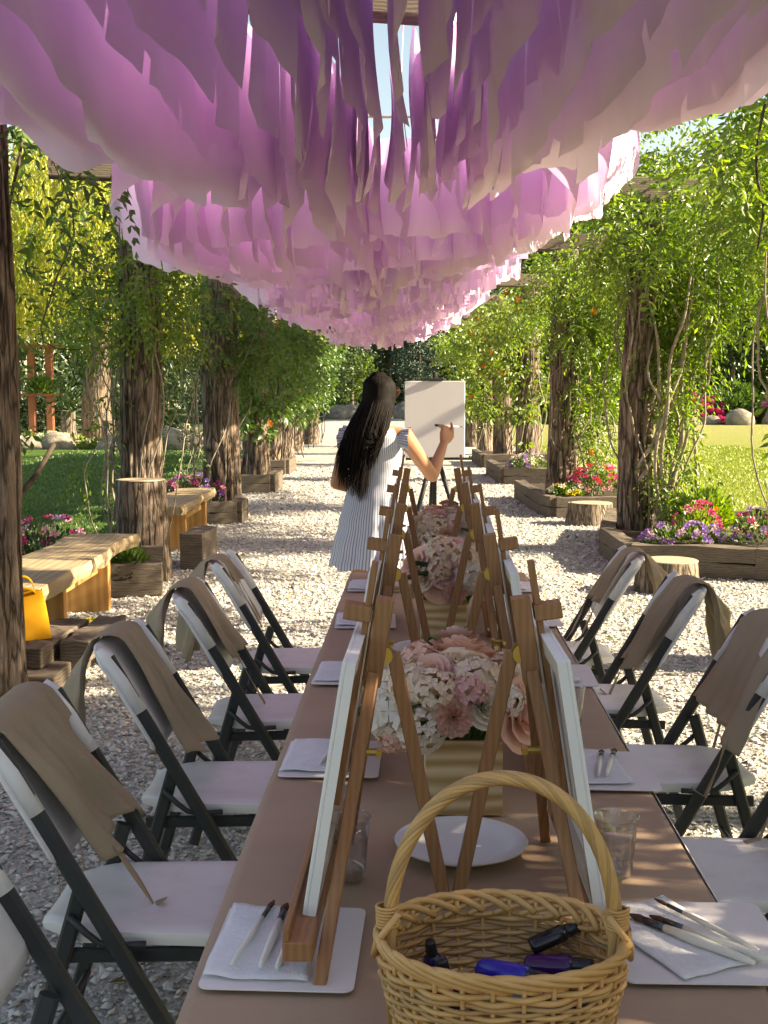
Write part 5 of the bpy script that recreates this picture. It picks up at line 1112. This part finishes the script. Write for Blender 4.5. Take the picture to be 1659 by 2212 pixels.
# brush held in her right hand
wm = Matrix.Translation((WX, WY, .004)) @ Matrix.Rotation(R(WR_ROT), 4, 'Z')
hc = wm @ (WR_R + Vector((-.035, .085, .090)))
be = empty('paint_brush', hc)
mb = MB(); mb.tube([(-.050, 0, .006), (-.045, 0, .006), (-.012, 0, .004)], [.006, .0085, .0075], 10); mb.build('grip', m_cap, be, smooth=True)
mb = MB(); mb.tube([(-.012, 0, .004), (.04, .005, .001), (.095, .012, -.003)], [.005, .004, .003], 8); mb.build('handle', m_handle, be, smooth=True)
mb = MB(); mb.tube([(.095, .012, -.003), (.118, .015, -.005)], [.0035, .0012], 8); mb.build('bristles', m_bristle, be, smooth=True)
tag(be, 'slim brush with a dark grip held in the raised right hand', 'brush')
# tripod easel with canvas
m_black = mat('black_metal', (.018, .019, .02), (.028, .028, .03), rough=.5, spec=.4, vscale=10)
EX, EY = .320, 7.50
ee = empty('tripod_easel', (EX, EY, .110), R(3)); ee.scale = (.929, .929, .929)
mb = MB(); mb.tube([(0, .055, .35), (0, .055, 1.66)], .016, 12); mb.build('centre_post', m_black, ee, smooth=True)
for x, y in ((-.33, -.12), (.36, -.12), (-.02, .58)):
    mb = MB(); mb.tube([(x * .08, .055 + y * .08, 1.06), (x * .5, .055 + y * .45, .55)], .0165, 10); l = mb.build('leg', m_black, ee, smooth=True)
    mb = MB(); mb.tube([(x * .45, .055 + y * .4, .62), (x, y, -.110)], .012, 10); mb.build('lower_tube', m_black, l, smooth=True)
    mb = MB(); mb.tube([(x * .5, .055 + y * .45, .565), (x * .53, .055 + y * .48, .525)], .022, 10); mb.box((x * .52 + .026, .055 + y * .46, .545), (.025, .012, .014)); mb.build('clamp', m_black, l)
mb = MB(); mb.box((.03, .0, 1.082), (.46, .035, .016)); mb.build('ledge', m_black, ee, bevel=.003)
for x in (.23, .245): mb = MB(); mb.box((x, -.012, 1.094), (.012, .01, .014)); mb.build('ledge_peg', m_black, ee)
mb = MB(); mb.box((0, .03, 1.612), (.11, .075, .018)); mb.build('top_clamp', m_black, ee, bevel=.004)
mb = MB(); mb.tube([(0, .055, 1.0), (0, .055, 1.09)], .034, 12); mb.build('hub', m_black, ee, smooth=True)
tag(ee, 'black metal tripod easel standing on the gravel', 'easel')
cb = MB(); cb.box((0, 0, .236), (.374, .019, .472)); c = cb.build('canvas', m_canvas, None, bevel=.003)
c.matrix_world = Matrix.Translation((EX - .005, EY - .006, 1.125)) @ Matrix.Rotation(R(-2), 4, 'Z') @ Matrix.Rotation(R(-2.5), 4, 'X')
tag(c, 'large blank canvas on the black tripod easel', 'canvas')
# ---------------------------------------------------------------- vines on the pergola
rv = np.random.default_rng(17)
def compound_leaf_mesh(seed, k=11, length=.22, ls=.075, m=None):
    r = np.random.default_rng(seed); V, F = pinnate(np.zeros((1, 3)), np.array([[1., 0, .1]]), length, r, k, ls, .55, .42); return mesh_np('leaf', V, F, m)
CLM = {('y', s): compound_leaf_mesh(s, m=m_leaf_y) for s in range(4)}; CLM.update({('g', s): compound_leaf_mesh(s + 9, 7, .16, .07, m_leaf_g) for s in range(4)})
def vine(label, stems, clumps, m, n, ls, seed, single=0, key='y', stem_m=None, group='vines climbing the pergola', pin=True, blooms=None, klen=.2, flat=(1, 1, 1)):
    """stems: list of (pts, r0, r1); clumps: (x,y,z, rx,ry,rz, weight)"""
    stems = [([(p[0], p[1] * SY, p[2]) for p in pts], a_, b_) for pts, a_, b_ in stems]; clumps = [(c[0], c[1] * SY, c[2], c[3], c[4] * 1.35, c[5], c[6]) for c in clumps]
    r = np.random.default_rng(seed); b = stems[0][0][0] if stems else clumps[0][:3]; e = empty('climbing_vine', (b[0], b[1], 0)); o = np.array(e.location)
    for pts, r0, r1 in stems:
        mb = MB(); k = len(pts); mb.tube([tuple(np.array(p) - o) for p in pts], [r0 + (r1 - r0) * i / (k - 1) for i in range(k)], 7); mb.build('stem', stem_m or m_stem, e, smooth=True)
    W = np.array([c[6] for c in clumps], float); W /= W.sum(); parts = []
    def sample(q):
        idx = r.choice(len(clumps), q, p=W); C = np.array([c[:6] for c in clumps])[idx]; d = rnd_dirs(q, r); d /= np.linalg.norm(d, axis=1, keepdims=True)
        # bunch points around sub centres so that light and dark clumps form
        sub = np.random.default_rng(seed + 1).normal(size=(len(clumps), 12, 3)) * .55; sc = sub[idx, r.integers(0, 12, q)]
        P = C[:, :3] + C[:, 3:6] * (sc + d * r.uniform(.1, .55, q)[:, None]); return P, d
    P, d = sample(n)
    D = d + np.array([0, 0, -.55]) + np.array([.25, -.1, 0]) * r.normal(size=(n, 1))
    if pin: V, F = pinnate(P - o, D, klen, r, 9, ls, .55)
    else: V, F = leaves(P - o, D, ls, r, .62)
    f = obj_np('foliage', V, F, m, e); f['kind'] = 'stuff'
    if single:
        P, d = sample(single)
        for i in range(single):
            q = link(bpy.data.objects.new('leaf', CLM[(key, int(r.integers(4)))]), e); q.location = P[i] - o
            dd = Vector(d[i] + np.array([0, -.2, -.5])).normalized(); q.rotation_euler = dd.to_track_quat('X', 'Z').to_euler(); s = r.uniform(.7, 1.3); q.scale = (s, s, s)
    if blooms:
        col, nb, bs = blooms; me = bpy.data.meshes.new('bloom'); me.from_pydata([tuple(np.array(p) * bs) for p in BLOOM.v], [], BLOOM.f); me.materials.append(m_petal[col]); P, d = sample(nb)
        for i in range(nb):
            q = link(bpy.data.objects.new('bloom', me), e); s = -1 if P[i][0] > 0 else 1; q.location = P[i] - o + np.array([s * .12, -.25, 0]); q.rotation_euler = Vector((s * .5, -1, .3)).to_track_quat('Z', 'Y').to_euler()
    return tag(e, label, 'vine', group)
def stems_on(x, y, r, n, seed, z1=3.2, rad=.012, out=.25, sidex=0.0):
    g = np.random.default_rng(seed); L = []
    for k in range(n):
        a = g.uniform(0, 6.28); x0 = x + (r + .03) * math.cos(a) + sidex; y0 = y + (r + .03) * math.sin(a) / SY
        x1 = x + (r + g.uniform(0, out)) * math.cos(a + 1) + sidex; y1_ = y + (r + g.uniform(0, out)) * math.sin(a + 1) / SY
        L.append((wiggle((x0, y0, g.uniform(.0, .25)), (x1, y1_, g.uniform(z1 * .6, z1)), 22, .16 + out * .3, g), rad * g.uniform(.5, 1.4), rad * .4))
    return L
# nearest left: hanging wisteria seen dark against the willow, between posts 1 and 2
hang = [(wiggle((-1.95, 4.3, 3.2), (-2.25, 4.7, 1.35), 16, .22, rv), .012, .008), (wiggle((-2.1, 4.6, 3.2), (-2.35, 4.5, .9), 18, .3, rv), .010, .006), (wiggle((-2.2, 5.2, 3.1), (-1.95, 5.0, 1.8), 14, .35, rv), .007, .004), (wiggle((-1.86, 3.75, 1.75), (-2.1, 4.3, .55), 14, .2, rv, .12), .012, .008), (wiggle((-1.78, 3.7, 1.35), (-2.25, 4.6, 2.2), 12, .2, rv, .25), .009, .006), (wiggle((-1.85, 3.6, .95), (-1.75, 4.1, 1.25), 10, .12, rv, .1), .02, .013), (wiggle((-1.8, 3.7, 2.9), (-2.0, 3.75, .8), 20, .2, rv), .014, .009)]
vine('dark trailing vine hanging beside the nearest left post', hang, [(-2.15, 4.5, 2.6, .38, .35, .38, 3), (-2.25, 4.75, 2.05, .3, .3, .4, 2), (-2.0, 4.4, 3.0, .5, .5, .25, 3), (-1.75, 3.55, 2.9, .25, .3, .3, 1.2), (-2.3, 5.0, 1.6, .2, .25, .3, .8), (-1.65, 5.0, 2.75, .18, .3, .18, .8)], m_leaf_g, 90, .075, 21, 80, 'g', m_stem_d)
vine('leafy vine with bare stems round the second left post', stems_on(-2.13, 6.78, .21, 14, 22, 3.0, .009, .4), [(-2.0, 6.6, 2.25, .38, .4, .3, 3), (-2.15, 6.8, 2.8, .5, .5, .4, 3), (-2.55, 6.9, 2.4, .4, .4, .5, 2), (-2.5, 6.8, 1.1, .2, .25, .5, .35)], m_leaf_y, 560, .06, 23, 24, 'g')
vine('bushy vine with bare stems round the third left post', stems_on(-2.02, 9.62, .22, 18, 24, 2.8, .010, .45, -.12), [(-1.95, 9.5, 2.35, .45, .5, .4, 3), (-2.1, 9.8, 2.9, .6, .7, .4, 3), (-1.75, 9.7, 1.9, .25, .4, .4, 1.4), (-2.6, 9.4, 1.0, .25, .25, .4, .5), (-2.6, 9.0, 2.5, .4, .7, .5, 1.5)], m_leaf_g, 800, .065, 25, 16, 'g')
# far left wall of trumpet vine
for i, (y, w) in enumerate([(12.3, 1.0), (15.1, 1.1), (18.0, 1.1), (20.7, 1.1), (23.3, 1.2)]):
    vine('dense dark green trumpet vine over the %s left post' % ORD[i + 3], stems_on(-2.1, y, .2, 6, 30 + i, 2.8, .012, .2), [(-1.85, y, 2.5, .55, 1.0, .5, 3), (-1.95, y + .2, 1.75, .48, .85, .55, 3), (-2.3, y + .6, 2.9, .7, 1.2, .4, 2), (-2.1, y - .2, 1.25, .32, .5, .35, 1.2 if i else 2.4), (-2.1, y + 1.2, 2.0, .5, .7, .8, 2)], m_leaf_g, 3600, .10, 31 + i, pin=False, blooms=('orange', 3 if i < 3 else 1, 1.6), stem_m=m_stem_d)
# right side
vine('sunlit wisteria with pale twisted stems climbing the near right post', stems_on(2.62, 7.5, .11, 32, 40, 3.3, .018, .4, .06), [(2.75, 7.5, 2.7, .45, .5, .55, 3), (2.78, 7.5, 1.9, .3, .35, .6, 2.2), (2.35, 7.3, 2.95, .5, .6, .38, 2), (2.72, 7.4, 1.1, .16, .2, .5, .5), (2.75, 7.3, .6, .2, .25, .25, .3), (3.3, 7.8, 2.8, .7, .7, .5, 3), (3.1, 7.8, 2.2, .4, .5, .6, 1.6)], m_leaf_y, 1900, .062, 41, 40, 'y')
vine('trailing wisteria shoots hanging at the right edge', [(wiggle((2.35, 4.9, 3.3), (2.40, 5.1, 2.35), 14, .08, rv), .010, .006), (wiggle((2.75, 5.3, 2.5), (2.45, 4.9, 1.75), 12, .1, rv), .009, .006), (wiggle((2.45, 4.9, 1.75), (2.85, 5.0, 1.25), 12, .1, rv), .010, .007), (wiggle((2.7, 5.2, 3.2), (2.9, 5.4, 2.2), 12, .14, rv), .006, .003)], [(2.6, 5.0, 2.15, .22, .3, .3, 2), (2.75, 5.0, 2.6, .22, .35, .4, 2), (2.3, 5.1, 3.12, .25, .35, .2, 2.0), (2.55, 6.0, 3.2, .25, .4, .2, 1.6), (2.78, 4.9, 1.75, .2, .3, .3, 1.2), (2.62, 5.0, 1.35, .12, .2, .15, .25)], m_leaf_y, 190, .075, 43, 60, 'y', m_stem_d)
vine('thick wisteria curtain from the nearest right post, added out of view to shade the table', stems_on(2.45, 4.25, .2, 14, 44, 3.2, .012, .4, .05), [(2.75, 2.1, 2.6, .5, .75, .6, 3), (2.75, 1.1, 2.5, .5, .8, .65, 3), (2.8, .0, 2.4, .5, .8, .7, 3), (2.85, -1.2, 2.4, .5, .9, .7, 3), (2.9, 1.7, 1.5, .35, .8, .6, 2.2), (2.9, .0, 1.5, .4, 1.0, .6, 2.2)], m_leaf_y, 6500, .085, 45)  # leaf clumps added out of view along the pergola side, shading the table
vine('sunlit wisteria with looping pale stems on the second right post', stems_on(2.5, 10.1, .16, 22, 46, 3.0, .013, .5, .05), [(2.6, 10.0, 2.5, .5, .55, .5, 3), (2.75, 10.0, 1.75, .4, .45, .5, 2.4), (2.3, 9.8, 2.95, .55, .7, .4, 2.4), (2.75, 9.9, 1.1, .25, .3, .4, .8), (3.1, 10.2, 2.6, .5, .6, .6, 2)], m_leaf_y, 1500, .066, 47, 24, 'g', blooms=('orange', 3, 1.4))
for i, (y, w) in enumerate([(13.5, 1), (16.4, 1), (19.3, 1), (22.2, 1)]):
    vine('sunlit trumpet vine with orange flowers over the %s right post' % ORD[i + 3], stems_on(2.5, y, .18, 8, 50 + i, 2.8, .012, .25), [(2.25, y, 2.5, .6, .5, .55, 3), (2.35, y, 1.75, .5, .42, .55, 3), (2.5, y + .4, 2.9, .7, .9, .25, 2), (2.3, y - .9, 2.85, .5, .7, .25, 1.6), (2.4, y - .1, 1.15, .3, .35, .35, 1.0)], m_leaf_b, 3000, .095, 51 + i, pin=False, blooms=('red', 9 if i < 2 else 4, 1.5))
vine('thick sunlit wisteria overhead between the two nearest right posts', [(wiggle((2.6, 4.6, 3.5), (3.0, 7.3, 3.3), 18, .3, rv), .016, .01), (wiggle((2.9, 6.2, 3.5), (3.2, 6.3, 2.3), 14, .15, rv), .009, .005)], [(3.2, 6.4, 2.95, .5, .8, .25, 3), (3.8, 6.9, 3.1, .7, .9, .4, 3), (3.1, 5.8, 3.1, .4, .6, .2, 2), (3.5, 6.2, 2.6, .35, .5, .3, 1.6), (4.6, 7.5, 3.3, .8, .8, .6, 3), (2.65, 7.5, 3.3, .45, .4, .22, 2.2), (2.55, 5.5, 3.4, .28, .35, .2, 1.8), (3.1, 5.4, 3.0, .35, .4, .3, 1.5)], m_leaf_y, 1600, .07, 71, 50, 'y')
vine('thick wisteria overhead beside the second right post', [(wiggle((2.7, 8.0, 3.5), (2.9, 10.0, 3.2), 14, .3, rv), .014, .01)], [(2.8, 8.6, 2.85, .5, .7, .25, 3), (3.3, 9.2, 2.9, .5, .6, .4, 2.4), (3.5, 10.5, 2.8, .6, .7, .5, 2.4), (2.7, 11.6, 2.75, .5, .8, .3, 2.6)], m_leaf_y, 1100, .07, 72)
# growth lying on top of the beams
vine('tangle of leaves lying on top of the pergola beams', [(wiggle((-2.4, 2 + 3 * k, 3.66), (2.7, 3.2 + 3 * k, 3.70), 24, .5, rv), .014, .006) for k in range(7)], [(-2.0, 3 + 2.9 * k, 3.7, .7, 1.5, .16, 2) for k in range(7)] + [(2.9, 3 + 2.9 * k, 3.62, .6, 1.5, .1, 1.6) for k in range(7)], m_leaf_y, 1300, .07, 61)
# ---------------------------------------------------------------- trees, shrubs and garden beyond
def tree(name, label, x, y, h, rx, rz, n, ls, m, seed, trunk=.18, base=.35, clumps=26, cat='tree', group='trees beyond the lawns', ry=None, bark=None, lobes=1.0, asp=.55):
    y *= SY; r = np.random.default_rng(seed); e = empty(name, (x, y, 0)); ry = ry or rx; zc = h - rz
    mb = MB(); pts = wiggle((0, 0, -.05), (r.normal() * .3, r.normal() * .3, zc + rz * .3), 9, .25, r); mb.tube(pts, [trunk * (1.15 - .9 * i / 8) for i in range(9)], 10)
    tr = mb.build('trunk', bark or m_bark, e, smooth=True)
    C = rnd_dirs(clumps, r) * r.uniform(.35, .95, clumps)[:, None] * np.array([rx, ry, rz]) + np.array([0, 0, zc]); cs = r.uniform(.20, .42, clumps) * min(rx, rz) * lobes
    for k in range(min(9, clumps)):
        mb = MB(); s = pts[4 + k % 4]; mb.tube(wiggle(s, tuple(C[k]), 6, .2, r), [trunk * .4, trunk * .33, trunk * .26, trunk * .2, trunk * .12, trunk * .05], 6); mb.build('limb', bark or m_bark, tr, smooth=True)
    idx = r.integers(0, clumps, n); d = rnd_dirs(n, r); d /= np.linalg.norm(d, axis=1, keepdims=True)
    P = C[idx] + d * (cs[idx] * r.uniform(.35, 1.05, n) ** .6)[:, None] * np.array([1.15, 1.15, .8]); P[:, 2] = np.maximum(P[:, 2], .08)
    V, F = leaves(P, d + rnd_dirs(n, r) * .6 + np.array([0, 0, -.3]), ls, r, asp); f = obj_np('crown', V, F, m, e); f['kind'] = 'stuff'
    return tag(e, label, cat, group)
def shrub(label, x, y, rx, h, n, ls, m, seed, group='shrubs beyond the lawns', blooms=None, ry=None):
    y *= SY; r = np.random.default_rng(seed); e = empty('garden_shrub', (x, y, 0)); ry = ry or rx * .8; K = 14
    C = rnd_dirs(K, r) * r.uniform(.3, .8, K)[:, None]; C[:, 2] = np.abs(C[:, 2]); C = C * np.array([rx, ry, h]) ; cs = r.uniform(.28, .5, K)
    idx = r.integers(0, K, n); d = rnd_dirs(n, r); d /= np.linalg.norm(d, axis=1, keepdims=True); P = C[idx] + d * cs[idx][:, None] * np.array([rx, ry, h * .7]) * r.uniform(.5, 1, n)[:, None]; P[:, 2] = np.maximum(P[:, 2], .03)
    V, F = leaves(P, d + np.array([0, 0, .3]), ls, r, .5); f = obj_np('foliage', V, F, m, e); f['kind'] = 'stuff'
    mb = MB()
    for k in range(5): mb.tube([(0, 0, 0), tuple(C[k] * .5), tuple(C[k])], [.03, .02, .008], 5)
    mb.build('stems', m_stem_d, e)
    if blooms:
        col, nb, bs = blooms; i2 = r.integers(0, K, nb); dd = rnd_dirs(nb, r); dd[:, 1] = -np.abs(dd[:, 1]); dd[:, 2] = np.abs(dd[:, 2]); dd /= np.linalg.norm(dd, axis=1, keepdims=True)
        Q = C[i2] + dd * cs[i2][:, None] * np.array([rx, ry, h * .7]); me = bpy.data.meshes.new('bloom'); hm = hydrangea_mesh(4, .6, 18, .35); me.from_pydata([tuple(Vector(p) * bs) for p in hm.v], [], hm.f); me.materials.append(m_petal[col])
        for q in Q: o = link(bpy.data.objects.new('bloom', me), e); o.location = q; o.rotation_euler = (-.8, 0, 0)
    return tag(e, label, 'shrub', group)
# weeping willow on the left
def hill_screen(name, pts, h, m):
    mb = MB(); f = vnoise(31); pts = [(x, y * SY) for x, y in pts]
    for i in range(len(pts) - 1):
        a, b = Vector((*pts[i], 0)), Vector((*pts[i + 1], 0)); k = 14
        mb.grid(lambda s, t, a=a, b=b: tuple(a.lerp(b, s) * (1 + .5 * t) + Vector((0, 0, -.2 + h * math.sin(t * 1.4) * (.8 + .3 * f((a.lerp(b, s)).x * .05, (a.lerp(b, s)).y * .05))))), k, 8)
    return tag(mb.build(name, m, smooth=True), kind='structure')
m_hill = mat('hill_screen_dark', (.010, .020, .008), (.03, .05, .015), (.05, .075, .02), rough=1, vscale=.35, bs=1.0, bscale=1.2, bdist=1.5)
hill_screen('hill_screen', [(-90, -20), (-75, 30), (-45, 62), (-15, 86), (10, 92), (40, 80), (66, 58), (95, 25), (105, -20)], 9.5, m_hill)  # added dark rise that blocks bright horizon sky between the trees
def willow(label, x, y, h, rx, n, seed, zlow=2.2):
    y *= SY; r = np.random.default_rng(seed); e = empty('willow_tree', (x, y, 0)); mb = MB()
    pts = wiggle((0, 0, -.05), (.8, 0, h * .62), 9, .5, r); mb.tube(pts, [.55, .5, .45, .42, .4, .36, .3, .22, .12], 12); tr = mb.build('trunk', m_bark, e, smooth=True)
    VV = []; tops = []
    for k in range(10):
        a = 6.283 * k / 10; q = (rx * .75 * math.cos(a), rx * .75 * math.sin(a), h * .85); mb = MB(); mb.tube(wiggle(pts[5 + k % 3], q, 8, .5, r, -.5), [.2, .17, .14, .11, .09, .07, .05, .03], 7); mb.build('limb', m_bark, tr, smooth=True)
    P = []; D = []
    for k in range(n):
        a = r.uniform(0, 6.283); q = math.sqrt(r.uniform(.08, 1)) * rx; z0 = h * (1 - .38 * (q / rx) ** 2) * r.uniform(.78, 1); L = r.uniform(.35, .85) * (z0 - zlow) ; m = int(L / .075) + 4; t = np.linspace(0, 1, m)
        o = np.stack([q * math.cos(a) + .25 * t * math.cos(a) + r.normal(0, .02, m), q * math.sin(a) + .25 * t * math.sin(a) + r.normal(0, .02, m), z0 - t * L], 1); P.append(o); D.append(np.stack([r.normal(0, .5, m), r.normal(0, .5, m), -np.ones(m)], 1))
    P = np.concatenate(P); D = np.concatenate(D); V, F = leaves(P, D, .17, r, .22); f = obj_np('crown', V, F, m_leaf_w, e); f['kind'] = 'stuff'
    return tag(e, label, 'tree', 'willows beyond the left lawn')
willow('tall weeping willow with yellow green strands behind the shaded lawn', -9.4, 25.5, 11.5, 5.0, 1900, 3, 2.1)
willow('smaller weeping willow showing between the second and third left posts', -5.3, 29, 8.5, 2.9, 900, 5, 2.4)
tree('broadleaf_tree', 'dark tree at the far left beyond the willow', -19, 36, 12, 5.5, 5, 7000, .26, m_leaf_d, 1)
tree('broadleaf_tree', 'dark tree behind the tall willow', -11, 39, 10, 5.5, 4.6, 7000, .26, m_leaf_d, 2)
tree('broadleaf_tree', 'dark spreading tree between willow and path', -4.6, 41, 9, 4.2, 4.2, 7000, .24, m_leaf_d, 3)
shrub('dark shaded shrub under the tall willow', -9.5, 31, 2.6, 2.2, 3500, .18, m_leaf_d, 5); shrub('dark shaded shrub left of the willow trunk', -14.0, 31.5, 2.8, 2.6, 3500, .18, m_leaf_d, 6); shrub('dark shrub right of the willow trunk', -5.8, 31.5, 2.2, 2.4, 3500, .18, m_leaf_d, 7)
shrub('low light green plants among the left boulders', -7.8, 21.3, .8, .5, 700, .1, m_leaf_b, 8); shrub('low white flowering plants behind the left boulders', -9.6, 22.0, 1.4, .5, 700, .1, m_leaf_b, 9, blooms=('white', 40, .16)); shrub('white flowering plants right of the second left post', -5.6, 22.2, .9, .6, 600, .1, m_leaf_d, 10, blooms=('white', 24, .16))
# garden stand with terracotta posts
m_terra = mat('red_stained_wood', (.22, .08, .045), (.32, .13, .07), rough=.7, vscale=3, stretch=(1, 1, .2), bs=.3, bscale=20)
gs = empty('garden_stand', (-11.05, 25.0 * SY, 0))
for x in (-.28, .3): mb = MB(); mb.bar((x, 0, 0), (x, 0, 3.0), .22, .22, up=(1, 0, 0), ch=.02); mb.build('post', m_terra, gs)
for z in (1.45, 3.0): mb = MB(); mb.box((.05, -.05, z + .03), (1.5, .5, .07)); mb.build('shelf', m_terra, gs, bevel=.01)
tag(gs, 'red stained wooden garden stand under the tall willow', 'stand')
flower_plant('potted_plant', 'leafy plant on the red garden stand', (-11.0, 24.85, 1.52), (.45, .35, .55), .55, ['red'], 3, 66, m_leaf_g, cat='plant', nl=700, ls=.14)
stump(-9.6, 23.6, .22, 1.0, 91, 'dark short log standing in the garden under the tall willow', m=m_bark); stump(-8.5, 23.9, .2, .7, 92, 'dark smaller log to the right of the short garden log', m=m_bark)
# far end of the path
tree('spruce_tree', 'blue grey spruce behind the far end of the path', 2.6, 58, 9, 2.0, 4.4, 6500, .26, m_leaf_s, 11, clumps=40, asp=.3)
tree('broadleaf_tree', 'pale green small tree at the far end of the path', -2.2, 55, 5.2, 1.9, 2.2, 5000, .18, m_leaf_b, 12)
tree('broadleaf_tree', 'dark tree closing the far end of the path', .3, 66, 13, 5.0, 6, 9000, .3, m_leaf_d, 13); tree('broadleaf_tree', 'dark tree left of the far end of the path', -8.5, 62, 13, 5.5, 6, 8000, .3, m_leaf_d, 14); tree('broadleaf_tree', 'dark tree right of the far end of the path', 8.2, 63, 14, 5.0, 6.5, 8000, .3, m_leaf_d, 15)
shrub('green shrub left of the far path end', -4.2, 53, 2.4, 1.8, 3000, .18, m_leaf_g, 16); shrub('green shrub right of the far path end', 2.2, 51, 2.2, 1.5, 3000, .18, m_leaf_g, 17); shrub('low green shrub in the middle of the far path end', -.6, 52.5, 1.5, 1.3, 2200, .16, m_leaf_d, 18)
# right side garden
RT = [(9.5, 44, 17, 4.6, 7.4, m_leaf_g, 'green'), (14.5, 47, 20, 5.0, 8.5, m_leaf_b, 'bright yellow green'), (19.5, 44, 12, 4.0, 5.2, m_leaf_d, 'dark'), (22.0, 49, 19, 4.4, 8, m_leaf_b, 'tall sunlit'), (30.5, 46, 12, 4.6, 5.4, m_leaf_g, 'mid green'), (37, 50, 14, 5, 6, m_leaf_g, 'outer green')]
for i, (x, y, h, rx, rz, m, w) in enumerate(RT): tree('broadleaf_tree', '%s tree beyond the sunny lawn on the right' % w, x, y, h, rx, rz, 12000, .32, m, 80 + i, clumps=40)
SH = [(8.5, 39.2, 1.9, 2.6, m_leaf_b, 'bright green shrub next to the near right post'), (11.6, 39.5, 1.8, 2.2, m_leaf_b, 'light green shrub left of the crimson one'), (17.9, 39.4, 2.0, 2.4, m_leaf_g, 'green shrub right of the crimson one'), (21.5, 39.6, 2.2, 2.8, m_leaf_b, 'tall light shrub at the right end of the border'), (13.0, 41.5, 2.4, 3.4, m_leaf_d, 'dark tall shrub behind the crimson one'), (25.5, 40, 2.4, 2.6, m_leaf_b, 'outermost light shrub of the border'), (5.6, 39, 2.2, 2.6, m_leaf_g, 'green shrub showing between the right posts')]
for i, (x, y, rx, h, m, l) in enumerate(SH): shrub(l, x, y, rx, h, 3800, .2, m, 120 + i)
shrub('crimson flowering shrub in front of the sunny border', 15.6, 38.8, 1.5, 1.9, 2400, .16, m_leaf_d, 131, blooms=('magenta', 150, .22)); shrub('pale pink flowering shrub at the right end of the border', 19.6, 38.9, 1.2, 2.9, 1800, .16, m_leaf_b, 132, blooms=('pink', 60, .2))
# trees added out of view on the right to shade the table end
tree('broadleaf_tree', 'unseen spreading tree outside the pergola, added to shade the table', 9.2, -1.4, 7.4, 3.2, 2.9, 14000, .18, m_leaf_g, 140, clumps=34, ry=4.9)

# distant wood closing the view all round
def wood(name, label, pts, h0, h1, n, ls, m, seed):
    r = np.random.default_rng(seed); A = np.array(pts, float) * np.array([1, SY]); seg = r.integers(0, len(A) - 1, n); t = r.random(n)[:, None]; c = A[seg] * (1 - t) + A[seg + 1] * t
    hh = h0 + (h1 - h0) * (.5 + .25 * np.sin(c[:, 0] * .55 + seed) + .25 * np.sin(c[:, 0] * .21 + c[:, 1] * .3)); z = hh * r.random(n) ** .8
    P = np.stack([c[:, 0] + r.normal(0, 1.2, n), c[:, 1] + r.normal(0, 1.6, n), z + .1], 1); V, F = leaves(P, rnd_dirs(n, r, .2), ls, r, .6)
    o = obj_np(name, V, F, m); return tag(o, label, 'wood', kind='stuff')
wood('distant_wood', 'dark mass of trees closing the view behind the garden', [(-60, 30), (-34, 46), (-16, 60), (0, 78), (18, 72), (34, 62), (60, 50), (80, 30)], 7, 15, 60000, .55, m_leaf_d, 4)
wood('distant_wood', 'sunlit mass of foliage behind the right lawn', [(6, 52), (20, 53), (34, 54), (50, 44)], 6, 14, 26000, .42, m_leaf_b, 9)
tree('broadleaf_tree', 'unseen tall tree with a high crown, added to shade the nearest canopy', 9.6, 2.0, 8.3, 2.6, 1.6, 9000, .2, m_leaf_g, 141, clumps=34, ry=3.0)  # added out of view; crown shaped to shade the near canopy's right side
